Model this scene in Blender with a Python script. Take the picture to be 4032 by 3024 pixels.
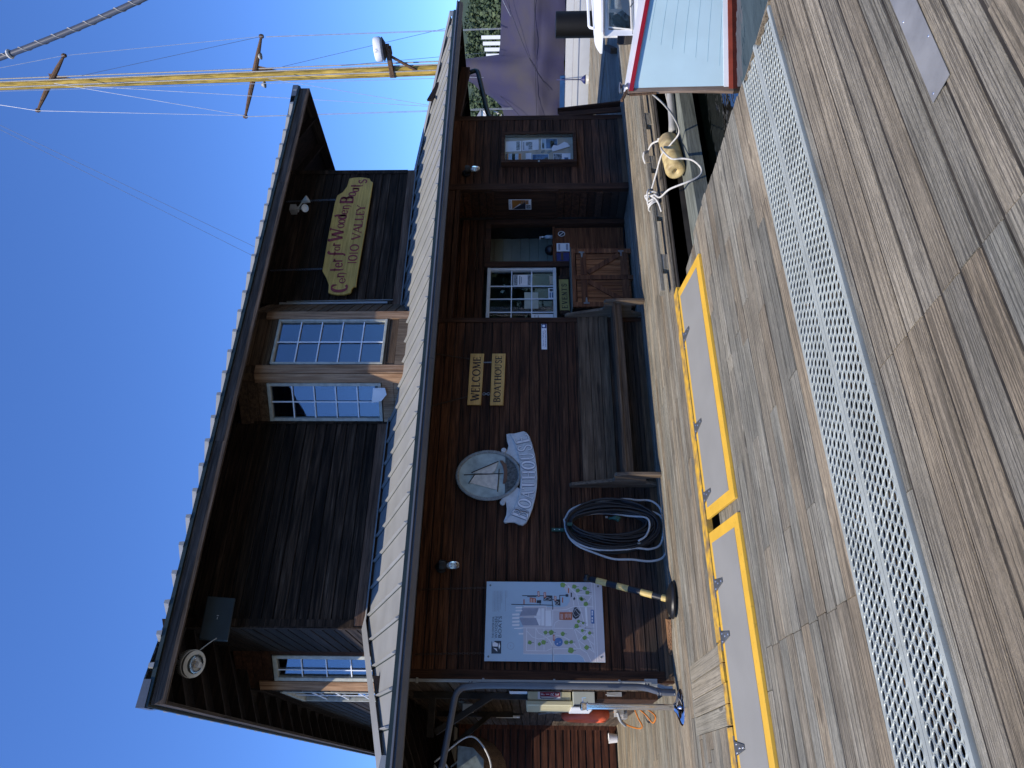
import bpy, bmesh, math, random
from mathutils import Vector, Matrix
for o in list(bpy.data.objects): bpy.data.objects.remove(o)
S=bpy.context.scene; COL=S.collection
rad=math.radians
# ---------------------------------------------------------------- camera
f_px,yaw,pit,H=2796.,rad(29.75),rad(1.62),1.6
fw=Vector((math.sin(yaw)*math.cos(pit),math.cos(yaw)*math.cos(pit),math.sin(pit)))
rt=Vector((math.cos(yaw),-math.sin(yaw),0)); up=rt.cross(fw)
cam=bpy.data.cameras.new('camera'); camo=bpy.data.objects.new('camera',cam); COL.objects.link(camo)
cam.sensor_fit='HORIZONTAL'; cam.sensor_width=36; cam.lens=f_px/4032*36
cam.clip_start=.05; cam.clip_end=3000
# the phone was held upright while the picture is stored on its side: world up points to the left of the frame
lx,ly,lz=-up,rt,-fw
M=Matrix(((lx.x,ly.x,lz.x,0),(lx.y,ly.y,lz.y,0),(lx.z,ly.z,lz.z,H),(0,0,0,1)))
camo.matrix_world=M; S.camera=camo
S.render.resolution_x=1024; S.render.resolution_y=768
# ---------------------------------------------------------------- light
w=bpy.data.worlds.new('World'); S.world=w; w.use_nodes=True
nt=w.node_tree; bgn=nt.nodes['Background']; sky=nt.nodes.new('ShaderNodeTexSky'); sky.sky_type='NISHITA'; sky.sun_disc=False
sd=Vector((-.66,-.27,1.0)).normalized()
sky.sun_elevation=math.asin(sd.z); sky.sun_rotation=math.atan2(sd.x,sd.y)
sky.altitude=1800; sky.air_density=1.0; sky.dust_density=0.05; sky.ozone_density=2.2
tn=nt.nodes.new('ShaderNodeMixRGB'); tn.blend_type='MULTIPLY'; tn.inputs[0].default_value=1; tn.inputs[2].default_value=(.46,.69,1.08,1)
nt.links.new(sky.outputs[0],tn.inputs[1]); nt.links.new(tn.outputs[0],bgn.inputs[0]); bgn.inputs[1].default_value=.15
sl=bpy.data.lights.new('sun','SUN'); sl.energy=3.5; sl.angle=rad(.53); sl.color=(1,.915,.78)
so=bpy.data.objects.new('sun',sl); COL.objects.link(so); so.rotation_euler=sd.to_track_quat('Z','Y').to_euler(); so.location=(-10,-5,20)
S.view_settings.view_transform='Standard'; S.view_settings.look='None'; S.view_settings.exposure=0.62; S.view_settings.gamma=1
random.seed(7)
R=random.random
def U(a,b): return a+(b-a)*R()
# ---------------------------------------------------------------- materials
def _new(name):
    m=bpy.data.materials.new(name); m.use_nodes=True; n=m.node_tree
    return m,n,n.nodes['Principled BSDF'],n.links
def mat(name,col,rough=.5,metal=0,var=.12,scale=6,bump=0,bscale=60,col2=None,spots=0,spec=None):
    m,n,b,L=_new(name)
    tc=n.nodes.new('ShaderNodeTexCoord')
    nz=n.nodes.new('ShaderNodeTexNoise'); nz.inputs['Scale'].default_value=scale; nz.inputs['Detail'].default_value=6
    L.new(tc.outputs['Object'],nz.inputs['Vector'])
    cr=n.nodes.new('ShaderNodeValToRGB')
    c2=col2 or tuple(c*(1-var*1.6) for c in col); c1=tuple(min(1,c*(1+var*.5)) for c in col)
    cr.color_ramp.elements[0].position=.32; cr.color_ramp.elements[1].position=.62
    cr.color_ramp.elements[0].color=(*c2,1); cr.color_ramp.elements[1].color=(*c1,1)
    L.new(nz.outputs['Fac'],cr.inputs[0])
    outc=cr.outputs[0]
    if spots:
        vz=n.nodes.new('ShaderNodeTexNoise'); vz.inputs['Scale'].default_value=scale*9; vz.inputs['Detail'].default_value=3
        L.new(tc.outputs['Object'],vz.inputs['Vector'])
        r2=n.nodes.new('ShaderNodeValToRGB'); r2.color_ramp.elements[0].position=.62; r2.color_ramp.elements[1].position=.7
        r2.color_ramp.elements[0].color=(0,0,0,1); r2.color_ramp.elements[1].color=(spots,)*3+(1,)
        L.new(vz.outputs['Fac'],r2.inputs[0])
        mx=n.nodes.new('ShaderNodeMixRGB'); mx.inputs[2].default_value=(col[0]*.3,col[1]*.28,col[2]*.25,1)
        L.new(r2.outputs[0],mx.inputs[0]); L.new(outc,mx.inputs[1]); outc=mx.outputs[0]
    L.new(outc,b.inputs['Base Color'])
    b.inputs['Roughness'].default_value=rough; b.inputs['Metallic'].default_value=metal
    if spec is not None: b.inputs['Specular IOR Level'].default_value=spec
    if bump:
        nb=n.nodes.new('ShaderNodeTexNoise'); nb.inputs['Scale'].default_value=bscale; nb.inputs['Detail'].default_value=5
        L.new(tc.outputs['Object'],nb.inputs['Vector'])
        bp=n.nodes.new('ShaderNodeBump'); bp.inputs['Strength'].default_value=bump; bp.inputs['Distance'].default_value=.01
        L.new(nb.outputs['Fac'],bp.inputs['Height']); L.new(bp.outputs[0],b.inputs['Normal'])
    return m
def wood(name,cols,axis='X',var=.3,al=1.3,rough=.85,bump=.5,knots=.6,crack=.7,fine=1.0,satv=.0,weather=None,spec=.3,mott=.12,ring=0.0,lines=105,edge=(.36,.5)):
    """cols: dark..light stops along the grain noise. axis = grain direction"""
    m,n,b,L=_new(name)
    tc=n.nodes.new('ShaderNodeTexCoord'); geo=n.nodes.new('ShaderNodeNewGeometry')
    mul=n.nodes.new('ShaderNodeMath'); mul.operation='MULTIPLY'; mul.inputs[1].default_value=53.7
    L.new(geo.outputs['Random Per Island'],mul.inputs[0])
    add=n.nodes.new('ShaderNodeVectorMath'); add.operation='ADD'
    L.new(tc.outputs['Object'],add.inputs[0]); L.new(mul.outputs[0],add.inputs[1])
    def stretch(al,ac):
        mp=n.nodes.new('ShaderNodeMapping'); s=[ac,ac,ac]; s['XYZ'.index(axis)]=al
        mp.inputs['Scale'].default_value=s; L.new(add.outputs[0],mp.inputs['Vector']); return mp.outputs[0]
    n1=n.nodes.new('ShaderNodeTexNoise'); n1.inputs['Scale'].default_value=1; n1.inputs['Detail'].default_value=7; n1.inputs['Roughness'].default_value=.62; n1.inputs['Distortion'].default_value=.12
    L.new(stretch(al,22*fine),n1.inputs['Vector'])
    cr=n.nodes.new('ShaderNodeValToRGB'); e=cr.color_ramp.elements
    k=len(cols)
    e[0].position=.28; e[0].color=(*cols[0],1); e[1].position=.72; e[1].color=(*cols[-1],1)
    for i in range(1,k-1):
        q=e.new(.28+.44*i/(k-1)); q.color=(*cols[i],1)
    L.new(n1.outputs['Fac'],cr.inputs[0])
    # fine cracks and grain lines
    n2=n.nodes.new('ShaderNodeTexNoise'); n2.inputs['Scale'].default_value=1; n2.inputs['Detail'].default_value=4; n2.inputs['Distortion'].default_value=.1
    L.new(stretch(al*1.6,lines*fine),n2.inputs['Vector'])
    r2=n.nodes.new('ShaderNodeMapRange'); r2.inputs[1].default_value=edge[0]; r2.inputs[2].default_value=edge[1]; r2.inputs[3].default_value=1-crack; r2.inputs[4].default_value=1.06
    L.new(n2.outputs['Fac'],r2.inputs[0])
    # knots
    vo=n.nodes.new('ShaderNodeTexVoronoi'); vo.inputs['Scale'].default_value=1
    L.new(stretch(1.1,4.2),vo.inputs['Vector'])
    r3=n.nodes.new('ShaderNodeMapRange'); r3.inputs[1].default_value=.06; r3.inputs[2].default_value=.13; r3.inputs[3].default_value=1-knots; r3.inputs[4].default_value=1
    L.new(vo.outputs['Distance'],r3.inputs[0])
    vo.inputs['Randomness'].default_value=1
    m0=n.nodes.new('ShaderNodeMath'); m0.operation='MULTIPLY'; L.new(r2.outputs[0],m0.inputs[0]); L.new(r3.outputs[0],m0.inputs[1])
    n5=n.nodes.new('ShaderNodeTexNoise'); n5.inputs['Scale'].default_value=1; n5.inputs['Detail'].default_value=6; n5.inputs['Roughness'].default_value=.75
    L.new(stretch(22,120),n5.inputs['Vector'])
    r5=n.nodes.new('ShaderNodeMapRange'); r5.inputs[1].default_value=.3; r5.inputs[2].default_value=.7; r5.inputs[3].default_value=1-mott; r5.inputs[4].default_value=1+mott
    L.new(n5.outputs['Fac'],r5.inputs[0])
    kr=n.nodes.new('ShaderNodeValToRGB'); ke=kr.color_ramp.elements; ke[0].position=.075; ke[0].color=(0,0,0,1); ke[1].position=.16; ke[1].color=(0,0,0,1); q_=ke.new(.115); q_.color=(ring,)*3+(1,)
    L.new(vo.outputs['Distance'],kr.inputs[0])
    ka=n.nodes.new('ShaderNodeMath'); ka.operation='ADD'; ka.inputs[1].default_value=1; L.new(kr.outputs[0],ka.inputs[0])
    kb=n.nodes.new('ShaderNodeMath'); kb.operation='MULTIPLY'; L.new(ka.outputs[0],kb.inputs[0]); L.new(r5.outputs[0],kb.inputs[1])
    m1=n.nodes.new('ShaderNodeMath'); m1.operation='MULTIPLY'; L.new(m0.outputs[0],m1.inputs[0]); L.new(kb.outputs[0],m1.inputs[1])
    # per board value
    rv=n.nodes.new('ShaderNodeMapRange'); rv.inputs[3].default_value=1-var; rv.inputs[4].default_value=1+var*.75
    L.new(geo.outputs['Random Per Island'],rv.inputs[0])
    m2=n.nodes.new('ShaderNodeMath'); m2.operation='MULTIPLY'; L.new(m1.outputs[0],m2.inputs[0]); L.new(rv.outputs[0],m2.inputs[1])
    # large blotches
    n3=n.nodes.new('ShaderNodeTexNoise'); n3.inputs['Scale'].default_value=1.7; n3.inputs['Detail'].default_value=5
    L.new(tc.outputs['Object'],n3.inputs['Vector'])
    r4=n.nodes.new('ShaderNodeMapRange'); r4.inputs[1].default_value=.3; r4.inputs[2].default_value=.7; r4.inputs[3].default_value=.78; r4.inputs[4].default_value=1.15
    L.new(n3.outputs['Fac'],r4.inputs[0])
    m3=n.nodes.new('ShaderNodeMath'); m3.operation='MULTIPLY'; L.new(m2.outputs[0],m3.inputs[0]); L.new(r4.outputs[0],m3.inputs[1])
    src=cr.outputs[0]
    if satv:
        # some boards browner, some greyer
        fr=n.nodes.new('ShaderNodeMath'); fr.operation='MULTIPLY'; fr.inputs[1].default_value=7.31; L.new(geo.outputs['Random Per Island'],fr.inputs[0])
        fr2=n.nodes.new('ShaderNodeMath'); fr2.operation='FRACT'; L.new(fr.outputs[0],fr2.inputs[0])
        mx=n.nodes.new('ShaderNodeMixRGB'); mx.blend_type='MULTIPLY'; mx.inputs[2].default_value=(1.12,.93,.76,1)
        ml=n.nodes.new('ShaderNodeMath'); ml.operation='MULTIPLY'; ml.inputs[1].default_value=satv; L.new(fr2.outputs[0],ml.inputs[0])
        L.new(ml.outputs[0],mx.inputs[0]); L.new(src,mx.inputs[1]); src=mx.outputs[0]
    if weather:
        # weather=(z0,z1,colour): boards below z0 bleached to colour
        z0,z1,wc=weather
        sx=n.nodes.new('ShaderNodeSeparateXYZ'); L.new(tc.outputs['Object'],sx.inputs[0])
        nn=n.nodes.new('ShaderNodeMath'); nn.operation='MULTIPLY_ADD'; nn.inputs[1].default_value=.9; L.new(n3.outputs['Fac'],nn.inputs[0]); L.new(sx.outputs[2],nn.inputs[2])
        rr=n.nodes.new('ShaderNodeMapRange'); rr.inputs[1].default_value=z0+.45; rr.inputs[2].default_value=z1+.45; rr.inputs[3].default_value=1; rr.inputs[4].default_value=0
        L.new(nn.outputs[0],rr.inputs[0])
        mx=n.nodes.new('ShaderNodeMixRGB'); mx.inputs[2].default_value=(*wc,1)
        L.new(rr.outputs[0],mx.inputs[0]); L.new(src,mx.inputs[1]); src=mx.outputs[0]
    hm=n.nodes.new('ShaderNodeMixRGB'); hm.blend_type='MULTIPLY'; hm.inputs[0].default_value=1
    L.new(src,hm.inputs[1]); L.new(m3.outputs[0],hm.inputs[2]); L.new(hm.outputs[0],b.inputs['Base Color'])
    b.inputs['Roughness'].default_value=rough; b.inputs['Specular IOR Level'].default_value=spec
    bp=n.nodes.new('ShaderNodeBump'); bp.inputs['Strength'].default_value=bump; bp.inputs['Distance'].default_value=.006
    L.new(m1.outputs[0],bp.inputs['Height']); L.new(bp.outputs[0],b.inputs['Normal'])
    return m
def glass(name,tint=(.8,.88,.9),ior=1.5,rough=.01,minr=.08):
    m,n,b,L=_new(name); n.nodes.remove(b); out=n.nodes['Material Output']
    g=n.nodes.new('ShaderNodeBsdfGlossy'); g.inputs['Roughness'].default_value=rough; g.inputs['Color'].default_value=(1,1,1,1)
    t=n.nodes.new('ShaderNodeBsdfTransparent'); t.inputs['Color'].default_value=(*tint,1)
    fr=n.nodes.new('ShaderNodeFresnel'); fr.inputs['IOR'].default_value=ior
    mr=n.nodes.new('ShaderNodeMapRange'); mr.inputs[3].default_value=minr; L.new(fr.outputs[0],mr.inputs[0])
    nz=n.nodes.new('ShaderNodeTexNoise'); nz.inputs['Scale'].default_value=1.1
    bp=n.nodes.new('ShaderNodeBump'); bp.inputs['Strength'].default_value=.06; bp.inputs['Distance'].default_value=.05; L.new(nz.outputs['Fac'],bp.inputs['Height']); L.new(bp.outputs[0],g.inputs['Normal'])
    mx=n.nodes.new('ShaderNodeMixShader'); L.new(mr.outputs[0],mx.inputs[0]); L.new(t.outputs[0],mx.inputs[1]); L.new(g.outputs[0],mx.inputs[2]); L.new(mx.outputs[0],out.inputs[0])
    return m
def dk(c,k): return tuple(x*k for x in c)
MT={}
MT['deck']=wood('weathered deck boards',[(.215,.203,.160),(.262,.249,.200),(.295,.281,.230),(.33,.317,.262)],'X',var=.22,al=.9,fine=1.5,crack=.55,satv=.9,bump=1.0,knots=.5,mott=.34,ring=.5,lines=105,edge=(.39,.48))
MT['deckY']=wood('weathered cross boards',[(.19,.178,.138),(.235,.222,.175),(.265,.252,.205),(.295,.283,.235)],'Y',var=.15,al=.9,fine=1.2,crack=.35,satv=.6,bump=.5,knots=.5,mott=.2,ring=.4,lines=110,edge=(.38,.49))
MT['under']=mat('dark wet timber',(.03,.025,.02),.8,var=.4,bump=.3)
MT['siding']=wood('dark stained siding',[(.018,.0075,.0038),(.055,.022,.0105),(.10,.042,.020),(.155,.072,.035)],'X',var=.42,crack=.75,knots=.3,satv=.4,bump=.6,weather=(.15,.7,(.042,.032,.025)),spec=.25)
MT['sidingY']=wood('weathered side siding',[(.03,.02,.013),(.068,.048,.034),(.11,.082,.06),(.16,.125,.095)],'Y',var=.35,crack=.6,knots=.3,bump=.5,spec=.25)
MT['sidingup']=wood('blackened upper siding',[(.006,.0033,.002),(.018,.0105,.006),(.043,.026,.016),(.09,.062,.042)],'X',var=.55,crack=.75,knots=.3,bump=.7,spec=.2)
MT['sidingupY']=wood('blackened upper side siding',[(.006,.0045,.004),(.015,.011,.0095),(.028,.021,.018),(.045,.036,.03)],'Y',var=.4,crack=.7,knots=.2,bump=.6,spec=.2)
MT['trim']=wood('stained trim',[(.018,.008,.004),(.05,.021,.010),(.095,.042,.020)],'Z',var=.2,crack=.5,knots=.25,bump=.4)
MT['trimX']=wood('stained trim across',[(.018,.008,.004),(.052,.022,.011),(.10,.044,.022)],'X',var=.2,crack=.5,knots=.25,bump=.4)
MT['redwall']=wood('red cedar siding',[(.03,.010,.006),(.085,.028,.014),(.17,.065,.032)],'X',var=.3,crack=.5,knots=.3,bump=.5)
MT['cedar']=wood('bare cedar posts',[(.17,.085,.04),(.33,.195,.11),(.47,.31,.19)],'Z',var=.12,crack=.4,knots=.7,bump=.4)
MT['cedarX']=wood('bare cedar skirt board',[(.055,.028,.016),(.13,.07,.042),(.21,.125,.08)],'X',var=.15,crack=.5,knots=.5,bump=.4)
MT['fascia']=wood('weathered fascia board',[(.03,.021,.015),(.07,.05,.037),(.12,.09,.07)],'X',var=.2,crack=.6,knots=.4,bump=.5)
MT['fasciaY']=wood('weathered side fascia board',[(.018,.013,.010),(.045,.034,.026),(.08,.062,.05)],'Y',var=.2,crack=.6,knots=.3,bump=.5)
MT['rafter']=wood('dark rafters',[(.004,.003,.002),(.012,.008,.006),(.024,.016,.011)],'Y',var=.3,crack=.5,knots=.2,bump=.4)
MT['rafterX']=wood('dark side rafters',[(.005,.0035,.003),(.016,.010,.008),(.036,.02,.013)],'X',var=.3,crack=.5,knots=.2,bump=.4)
MT['bench']=wood('grey brown bench wood',[(.045,.026,.014),(.11,.068,.038),(.17,.112,.068)],'X',var=.3,crack=.5,knots=.4,bump=.5)
MT['benchY']=wood('bench end wood',[(.07,.048,.030),(.14,.10,.066),(.21,.16,.11)],'Z',var=.12,crack=.5,knots=.4,bump=.5)
MT['crate']=wood('orange brown gate boards',[(.085,.027,.009),(.21,.074,.024),(.34,.14,.052)],'Z',var=.35,crack=.5,knots=.4,bump=.5)
MT['crateX']=wood('orange brown gate rails',[(.06,.02,.008),(.15,.053,.02),(.24,.095,.038)],'X',var=.3,crack=.5,knots=.5,bump=.5)
MT['signwood']=wood('pale varnished sign board',[(.42,.22,.05),(.60,.34,.09),(.70,.43,.14)],'X',var=.05,crack=.2,knots=0,bump=.15,rough=.5)
MT['signold']=wood('old gilded sign board',[(.34,.20,.035),(.48,.30,.06),(.58,.38,.09)],'X',var=.04,crack=.18,knots=0,bump=.12,rough=.5)
MT['roof']=mat('grey standing seam metal',(.30,.30,.285),.42,.15,var=.07,scale=2.5)
MT['roofdk']=mat('dark green edge and rib shade',(.018,.032,.03),.5,.2,var=.2)
MT['gutter']=mat('slate grey gutter',(.115,.12,.13),.38,.3,var=.08,scale=3)
MT['galv']=mat('galvanised perforated plank',(.42,.45,.41),.45,.2,var=.1,scale=3,spots=.25)
MT['steel']=mat('bright zinc hinge',(.2,.21,.22),.35,.6,var=.15)
MT['screw']=mat('screw heads',(.6,.6,.62),.3,.9)
MT['chrome']=mat('polished chrome',(.8,.8,.82),.09,1.0,var=.03)
MT['yellow']=mat('safety yellow paint',(.70,.41,.045),.55,var=.06,scale=5,spots=.25,bump=.1)
MT['yellowworn']=mat('worn yellow paint',(.66,.38,.03),.65,var=.1,scale=9,col2=(.22,.15,.075),bump=.3)
MT['hatchgrey']=mat('grey grit ramp surface',(.25,.245,.225),.85,var=.05,scale=2,bump=.3,bscale=350)
MT['rubber']=mat('black rubber',(.012,.012,.013),.45,var=.2,bump=.15,bscale=25)
MT['hose']=mat('black hose',(.010,.009,.010),.5,var=.2)
MT['hoseg']=mat('grey hose',(.42,.42,.40),.5,var=.1,spots=.3)
MT['green']=mat('dark green enamel',(.008,.06,.04),.5)
MT['white']=mat('white paint',(.8,.81,.82),.45,var=.03)
MT['frame']=mat('weathered cream window frame',(.42,.42,.36),.6,var=.15,scale=14,spots=.3)
MT['muntin']=mat('white glazing bars',(.75,.78,.82),.5,var=.03)
MT['alframe']=mat('grey white window frame',(.62,.61,.57),.5,var=.06)
MT['glass']=glass('window glass',(.6,.68,.75),1.45,.0,.09)
MT['glassdim']=glass('alcove window glass',(.6,.68,.7),1.24,.0,.012)
MT['glass2']=glass('boat window glass',(.6,.65,.66),1.5,.0,.1)
MT['clearglass']=glass('clear pane',(.95,.96,.97),1.12,.0,.0)
MT['inner']=mat('blue grey interior paint',(.12,.16,.24),.8,var=.15,scale=1.4)
MT['innerg']=mat('grey green paneling',(.42,.44,.36),.7,var=.12,scale=3)
MT['innerdk']=mat('dark room surfaces',(.035,.03,.026),.8,var=.3)
MT['black']=mat('black paint',(.008,.008,.01),.5)
MT['maroon']=mat('maroon letter paint',(.22,.008,.010),.5,var=.15,scale=20)
MT['ink']=mat('burnt letter ink',(.022,.012,.008),.7)
MT['paper']=mat('white paper',(.80,.77,.74),.8,var=.04)
MT['cream']=mat('cream cabinet enamel',(.60,.55,.34),.4,var=.05,scale=2)
MT['pale']=mat('pale grey green box',(.5,.52,.44),.5,var=.05)
MT['redprint']=mat('dark red print',(.25,.012,.03),.5)
MT['orange']=mat('orange life ring foam',(.75,.115,.04),.6,var=.12,scale=8)
MT['cordo']=mat('orange cord',(.55,.17,.015),.5)
MT['rope']=mat('white rope',(.62,.6,.55),.8,var=.12,scale=30,bump=.4,bscale=150)
MT['ropeg']=mat('grey rope',(.4,.38,.35),.8,var=.15,scale=30)
MT['fender']=mat('yellowed fender vinyl',(.60,.47,.22),.5,var=.25,scale=9,col2=(.30,.21,.09))
MT['hull']=mat('pale blue hull paint',(.54,.72,.76),.22,var=.05,scale=2.0,bump=.02,bscale=4)
MT['seam']=mat('hull plank seam',(.2,.38,.45),.5)
MT['rail']=mat('glossy red rail',(.3,.012,.025),.25,var=.05)
MT['antif']=mat('red bottom paint',(.27,.05,.025),.5,var=.15,scale=12)
MT['stem']=wood('worn stem wood',[(.12,.08,.055),(.26,.19,.14),(.36,.28,.22)],'Z',var=.1,crack=.4,knots=.2,bump=.3)
MT['gel']=mat('white gelcoat hull',(.82,.84,.86),.25,var=.02)
MT['blue']=mat('navy stripe',(.02,.07,.2),.35)
MT['tarp']=mat('purple blue canvas',(.022,.021,.060),.8,var=.22,scale=1.1,bump=.5,bscale=3,col2=(.040,.036,.050))
MT['mast']=wood('peeling varnished mast',[(.18,.13,.03),(.50,.34,.07),(.66,.46,.11)],'Z',var=.1,crack=.6,knots=.3,bump=.2,fine=.6)
MT['spreader']=wood('brown spreader wood',[(.09,.05,.03),(.2,.12,.07)],'X',var=.1)
MT['wire']=mat('stay wire',(.5,.5,.5),.35,.5)
MT['wiredk']=mat('dark stay wire',(.08,.1,.14),.5,.2)
MT['conduit']=mat('pale grey conduit',(.33,.34,.33),.5,var=.06)
MT['down']=mat('slate downspout',(.10,.105,.12),.4,.25,var=.06)
MT['seafoam']=mat('carved sign pale blue paint',(.55,.57,.56),.6,var=.12,scale=12,spots=.15,bump=.2)
MT['seafoamd']=mat('carved letter painted shade',(.17,.21,.25),.7)
MT['lettw']=mat('carved letter white',(.78,.76,.74),.55,var=.08,scale=20)
MT['ropecarve']=mat('carved rope border',(.27,.29,.28),.7,var=.2,scale=20)
MT['ovsky']=mat('oval painted sky',(.40,.46,.42),.6,var=.2,scale=9)
MT['ovsea']=mat('oval painted sea',(.09,.10,.095),.6,var=.5,scale=30,bump=1,bscale=60)
MT['sail']=mat('painted sail',(.62,.56,.46),.6,var=.12,scale=20)
MT['ovhull']=mat('painted hull brown',(.15,.07,.035),.6)
MT['mapwater']=mat('map water blue',(.40,.50,.56),.35,var=.02)
MT['mapland']=mat('map land grey',(.58,.52,.50),.35,var=.02)
MT['mapwhite']=mat('map path white',(.80,.76,.72),.35,var=.02)
MT['mapgreen']=mat('map tree green',(.20,.32,.07),.4)
MT['mapdark']=mat('map ink dark',(.025,.028,.04),.4)
MT['maproof']=mat('map roof grey',(.30,.30,.34),.4)
MT['maporange']=mat('map label rust',(.45,.11,.035),.4)
MT['mapblue']=mat('map pond blue',(.09,.18,.36),.4)
MT['galvbox']=mat('grey plastic',(.35,.35,.34),.5)
MT['speaker']=mat('dark teal speaker cover',(.012,.022,.026),.5,bump=.1,bscale=200)
MT['lampw']=mat('pale lamp housing',(.5,.5,.46),.4)
MT['lens']=glass('lamp lens',(.75,.78,.8),1.5,.05,.12)
MT['boatbrown']=wood('brown skiff planking',[(.05,.03,.02),(.1,.06,.04),(.15,.095,.06)],'Y',var=.2)
MT['transom']=mat('scuffed grey transom',(.17,.2,.19),.6,var=.3,scale=12,spots=.2)
MT['leaf']=None
MT['ledge']=wood('wet grey green timber',[(.09,.10,.085),(.17,.185,.16),(.24,.255,.225)],'X',var=.1,crack=.35,knots=.1,bump=.3)
MT['plate']=mat('aluminium repair plate',(.30,.29,.265),.4,.25,var=.15,scale=5,spots=.1)
MT['cork']=mat('pinboard cloth',(.44,.37,.27),.8,var=.1)
MT['pblue']=mat('blue poster print',(.03,.12,.25),.5,var=.4,scale=12)
MT['porange']=mat('orange poster print',(.45,.17,.03),.5)
MT['pphoto']=mat('photo print',(.25,.27,.28),.5,var=.6,scale=38,col2=(.02,.025,.025))
MT['navy']=mat('navy print',(.012,.02,.12),.5)
MT['gold']=mat('carved events plank',(.36,.25,.06),.6,var=.15,scale=8)
# ---------------------------------------------------------------- mesh building
class MB:
    def __init__(s): s.v=[]; s.f=[]; s.mi=[]; s.mats=[]; s.cm=0
    def use(s,m):
        if m not in s.mats: s.mats.append(m)
        s.cm=s.mats.index(m)
    def add(s,vs,fs):
        b=len(s.v); s.v+= [tuple(v) for v in vs]
        for f in fs: s.f.append([b+i for i in f]); s.mi.append(s.cm)
    def hexa(s,p):  # p: bottom 4 ccw, top 4 ccw
        s.add(p,[(3,2,1,0),(4,5,6,7),(0,1,5,4),(1,2,6,5),(2,3,7,6),(3,0,4,7)])
    def box(s,x0,y0,z0,x1,y1,z1):
        if x0>x1:x0,x1=x1,x0
        if y0>y1:y0,y1=y1,y0
        if z0>z1:z0,z1=z1,z0
        s.hexa([(x0,y0,z0),(x1,y0,z0),(x1,y1,z0),(x0,y1,z0),(x0,y0,z1),(x1,y0,z1),(x1,y1,z1),(x0,y1,z1)])
    def beam(s,a,b,w,h,upv=(0,0,1)):
        a=Vector(a);b=Vector(b);d=(b-a).normalized();u=Vector(upv)
        sd_=d.cross(u); 
        if sd_.length<1e-4: sd_=d.cross(Vector((0,1,0)))
        sd_.normalize(); u=sd_.cross(d).normalized()
        p=[]
        for zz in (-h/2,h/2):
            for q,t in ((a,-1),(b,-1),(b,1),(a,1)): p.append(q+sd_*w/2*t+u*zz)
        s.hexa(p)
    def prism(s,pts,fn,d0,d1):
        """pts 2D polygon; fn(u,v,d)->3D; extruded between depths d0,d1"""
        n=len(pts); a=sum(pts[i][0]*pts[(i+1)%n][1]-pts[(i+1)%n][0]*pts[i][1] for i in range(n))
        if a<0: pts=pts[::-1]
        vs=[fn(u,v,d0) for u,v in pts]+[fn(u,v,d1) for u,v in pts]
        fs=[tuple(range(n))[::-1],tuple(range(n,2*n))]+[(i,(i+1)%n,n+(i+1)%n,n+i) for i in range(n)]
        s.add(vs,fs)
    def tube(s,path,r,n=8,closed=False,cap=True):
        P=[Vector(p) for p in path]; m=len(P); rr=r if isinstance(r,(list,tuple)) else [r]*m
        ref=Vector((0,0,1)); vs=[];prev=None
        for i,p in enumerate(P):
            a=P[(i-1)%m] if (i or closed) else P[i]; b=P[(i+1)%m] if (i<m-1 or closed) else P[i]
            d=(b-a); d=d.normalized() if d.length>1e-9 else Vector((0,0,1))
            if prev is None:
                x=d.cross(ref); 
                if x.length<1e-3: x=d.cross(Vector((1,0,0)))
            else:
                x=prev-d*prev.dot(d)
                if x.length<1e-6: x=d.cross(ref)
            x.normalize(); prev=x; y=d.cross(x)
            for k in range(n):
                t=2*math.pi*k/n; vs.append(p+(x*math.cos(t)+y*math.sin(t))*rr[i])
        fs=[]
        L=m if closed else m-1
        for i in range(L):
            j=(i+1)%m
            for k in range(n): fs.append((i*n+k,i*n+(k+1)%n,j*n+(k+1)%n,j*n+k))
        if cap and not closed: fs+= [tuple(range(n))[::-1],tuple((m-1)*n+k for k in range(n))]
        s.add(vs,fs)
    def lathe(s,prof,o=(0,0,0),ax=(0,0,1),n=24,sx=1,sy=1):
        o=Vector(o);ax=Vector(ax).normalized(); x=ax.orthogonal().normalized(); y=ax.cross(x); vs=[]
        for r,z in prof:
            for k in range(n):
                t=2*math.pi*k/n; vs.append(o+x*math.cos(t)*r*sx+y*math.sin(t)*r*sy+ax*z)
        m=len(prof); fs=[(i*n+k,i*n+(k+1)%n,(i+1)*n+(k+1)%n,(i+1)*n+k) for i in range(m-1) for k in range(n)]
        fs+=[tuple(range(n))[::-1],tuple((m-1)*n+k for k in range(n))]
        s.add(vs,fs)
    def build(s,name,m=None,parent=None,smooth=False,bevel=0,auto=False):
        o_=base(parent)
        me=bpy.data.meshes.new(name); me.from_pydata([(x-o_[0],y-o_[1],z-o_[2]) for x,y,z in s.v],[],s.f)
        if s.mats:
            for q in s.mats: me.materials.append(MT[q] if isinstance(q,str) else q)
            me.polygons.foreach_set('material_index',s.mi)
        elif m is not None: me.materials.append(MT[m] if isinstance(m,str) else m)
        if smooth: me.polygons.foreach_set('use_smooth',[True]*len(me.polygons))
        me.update()
        o=bpy.data.objects.new(name,me); COL.objects.link(o)
        if parent is not None: o.parent=parent
        if bevel:
            b=o.modifiers.new('bevel','BEVEL'); b.width=bevel; b.segments=1; b.limit_method='ANGLE'
        if smooth and auto:
            md=o.modifiers.new('edges','EDGE_SPLIT'); md.split_angle=rad(38)
        return o
def base(p):
    v=Vector((0,0,0))
    while p is not None: v+=p.location; p=p.parent
    return v
def tag(o,label=None,cat=None,group=None,kind=None):
    if label:o['label']=label
    if cat:o['category']=cat
    if group:o['group']=group
    if kind:o['kind']=kind
    return o
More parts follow.
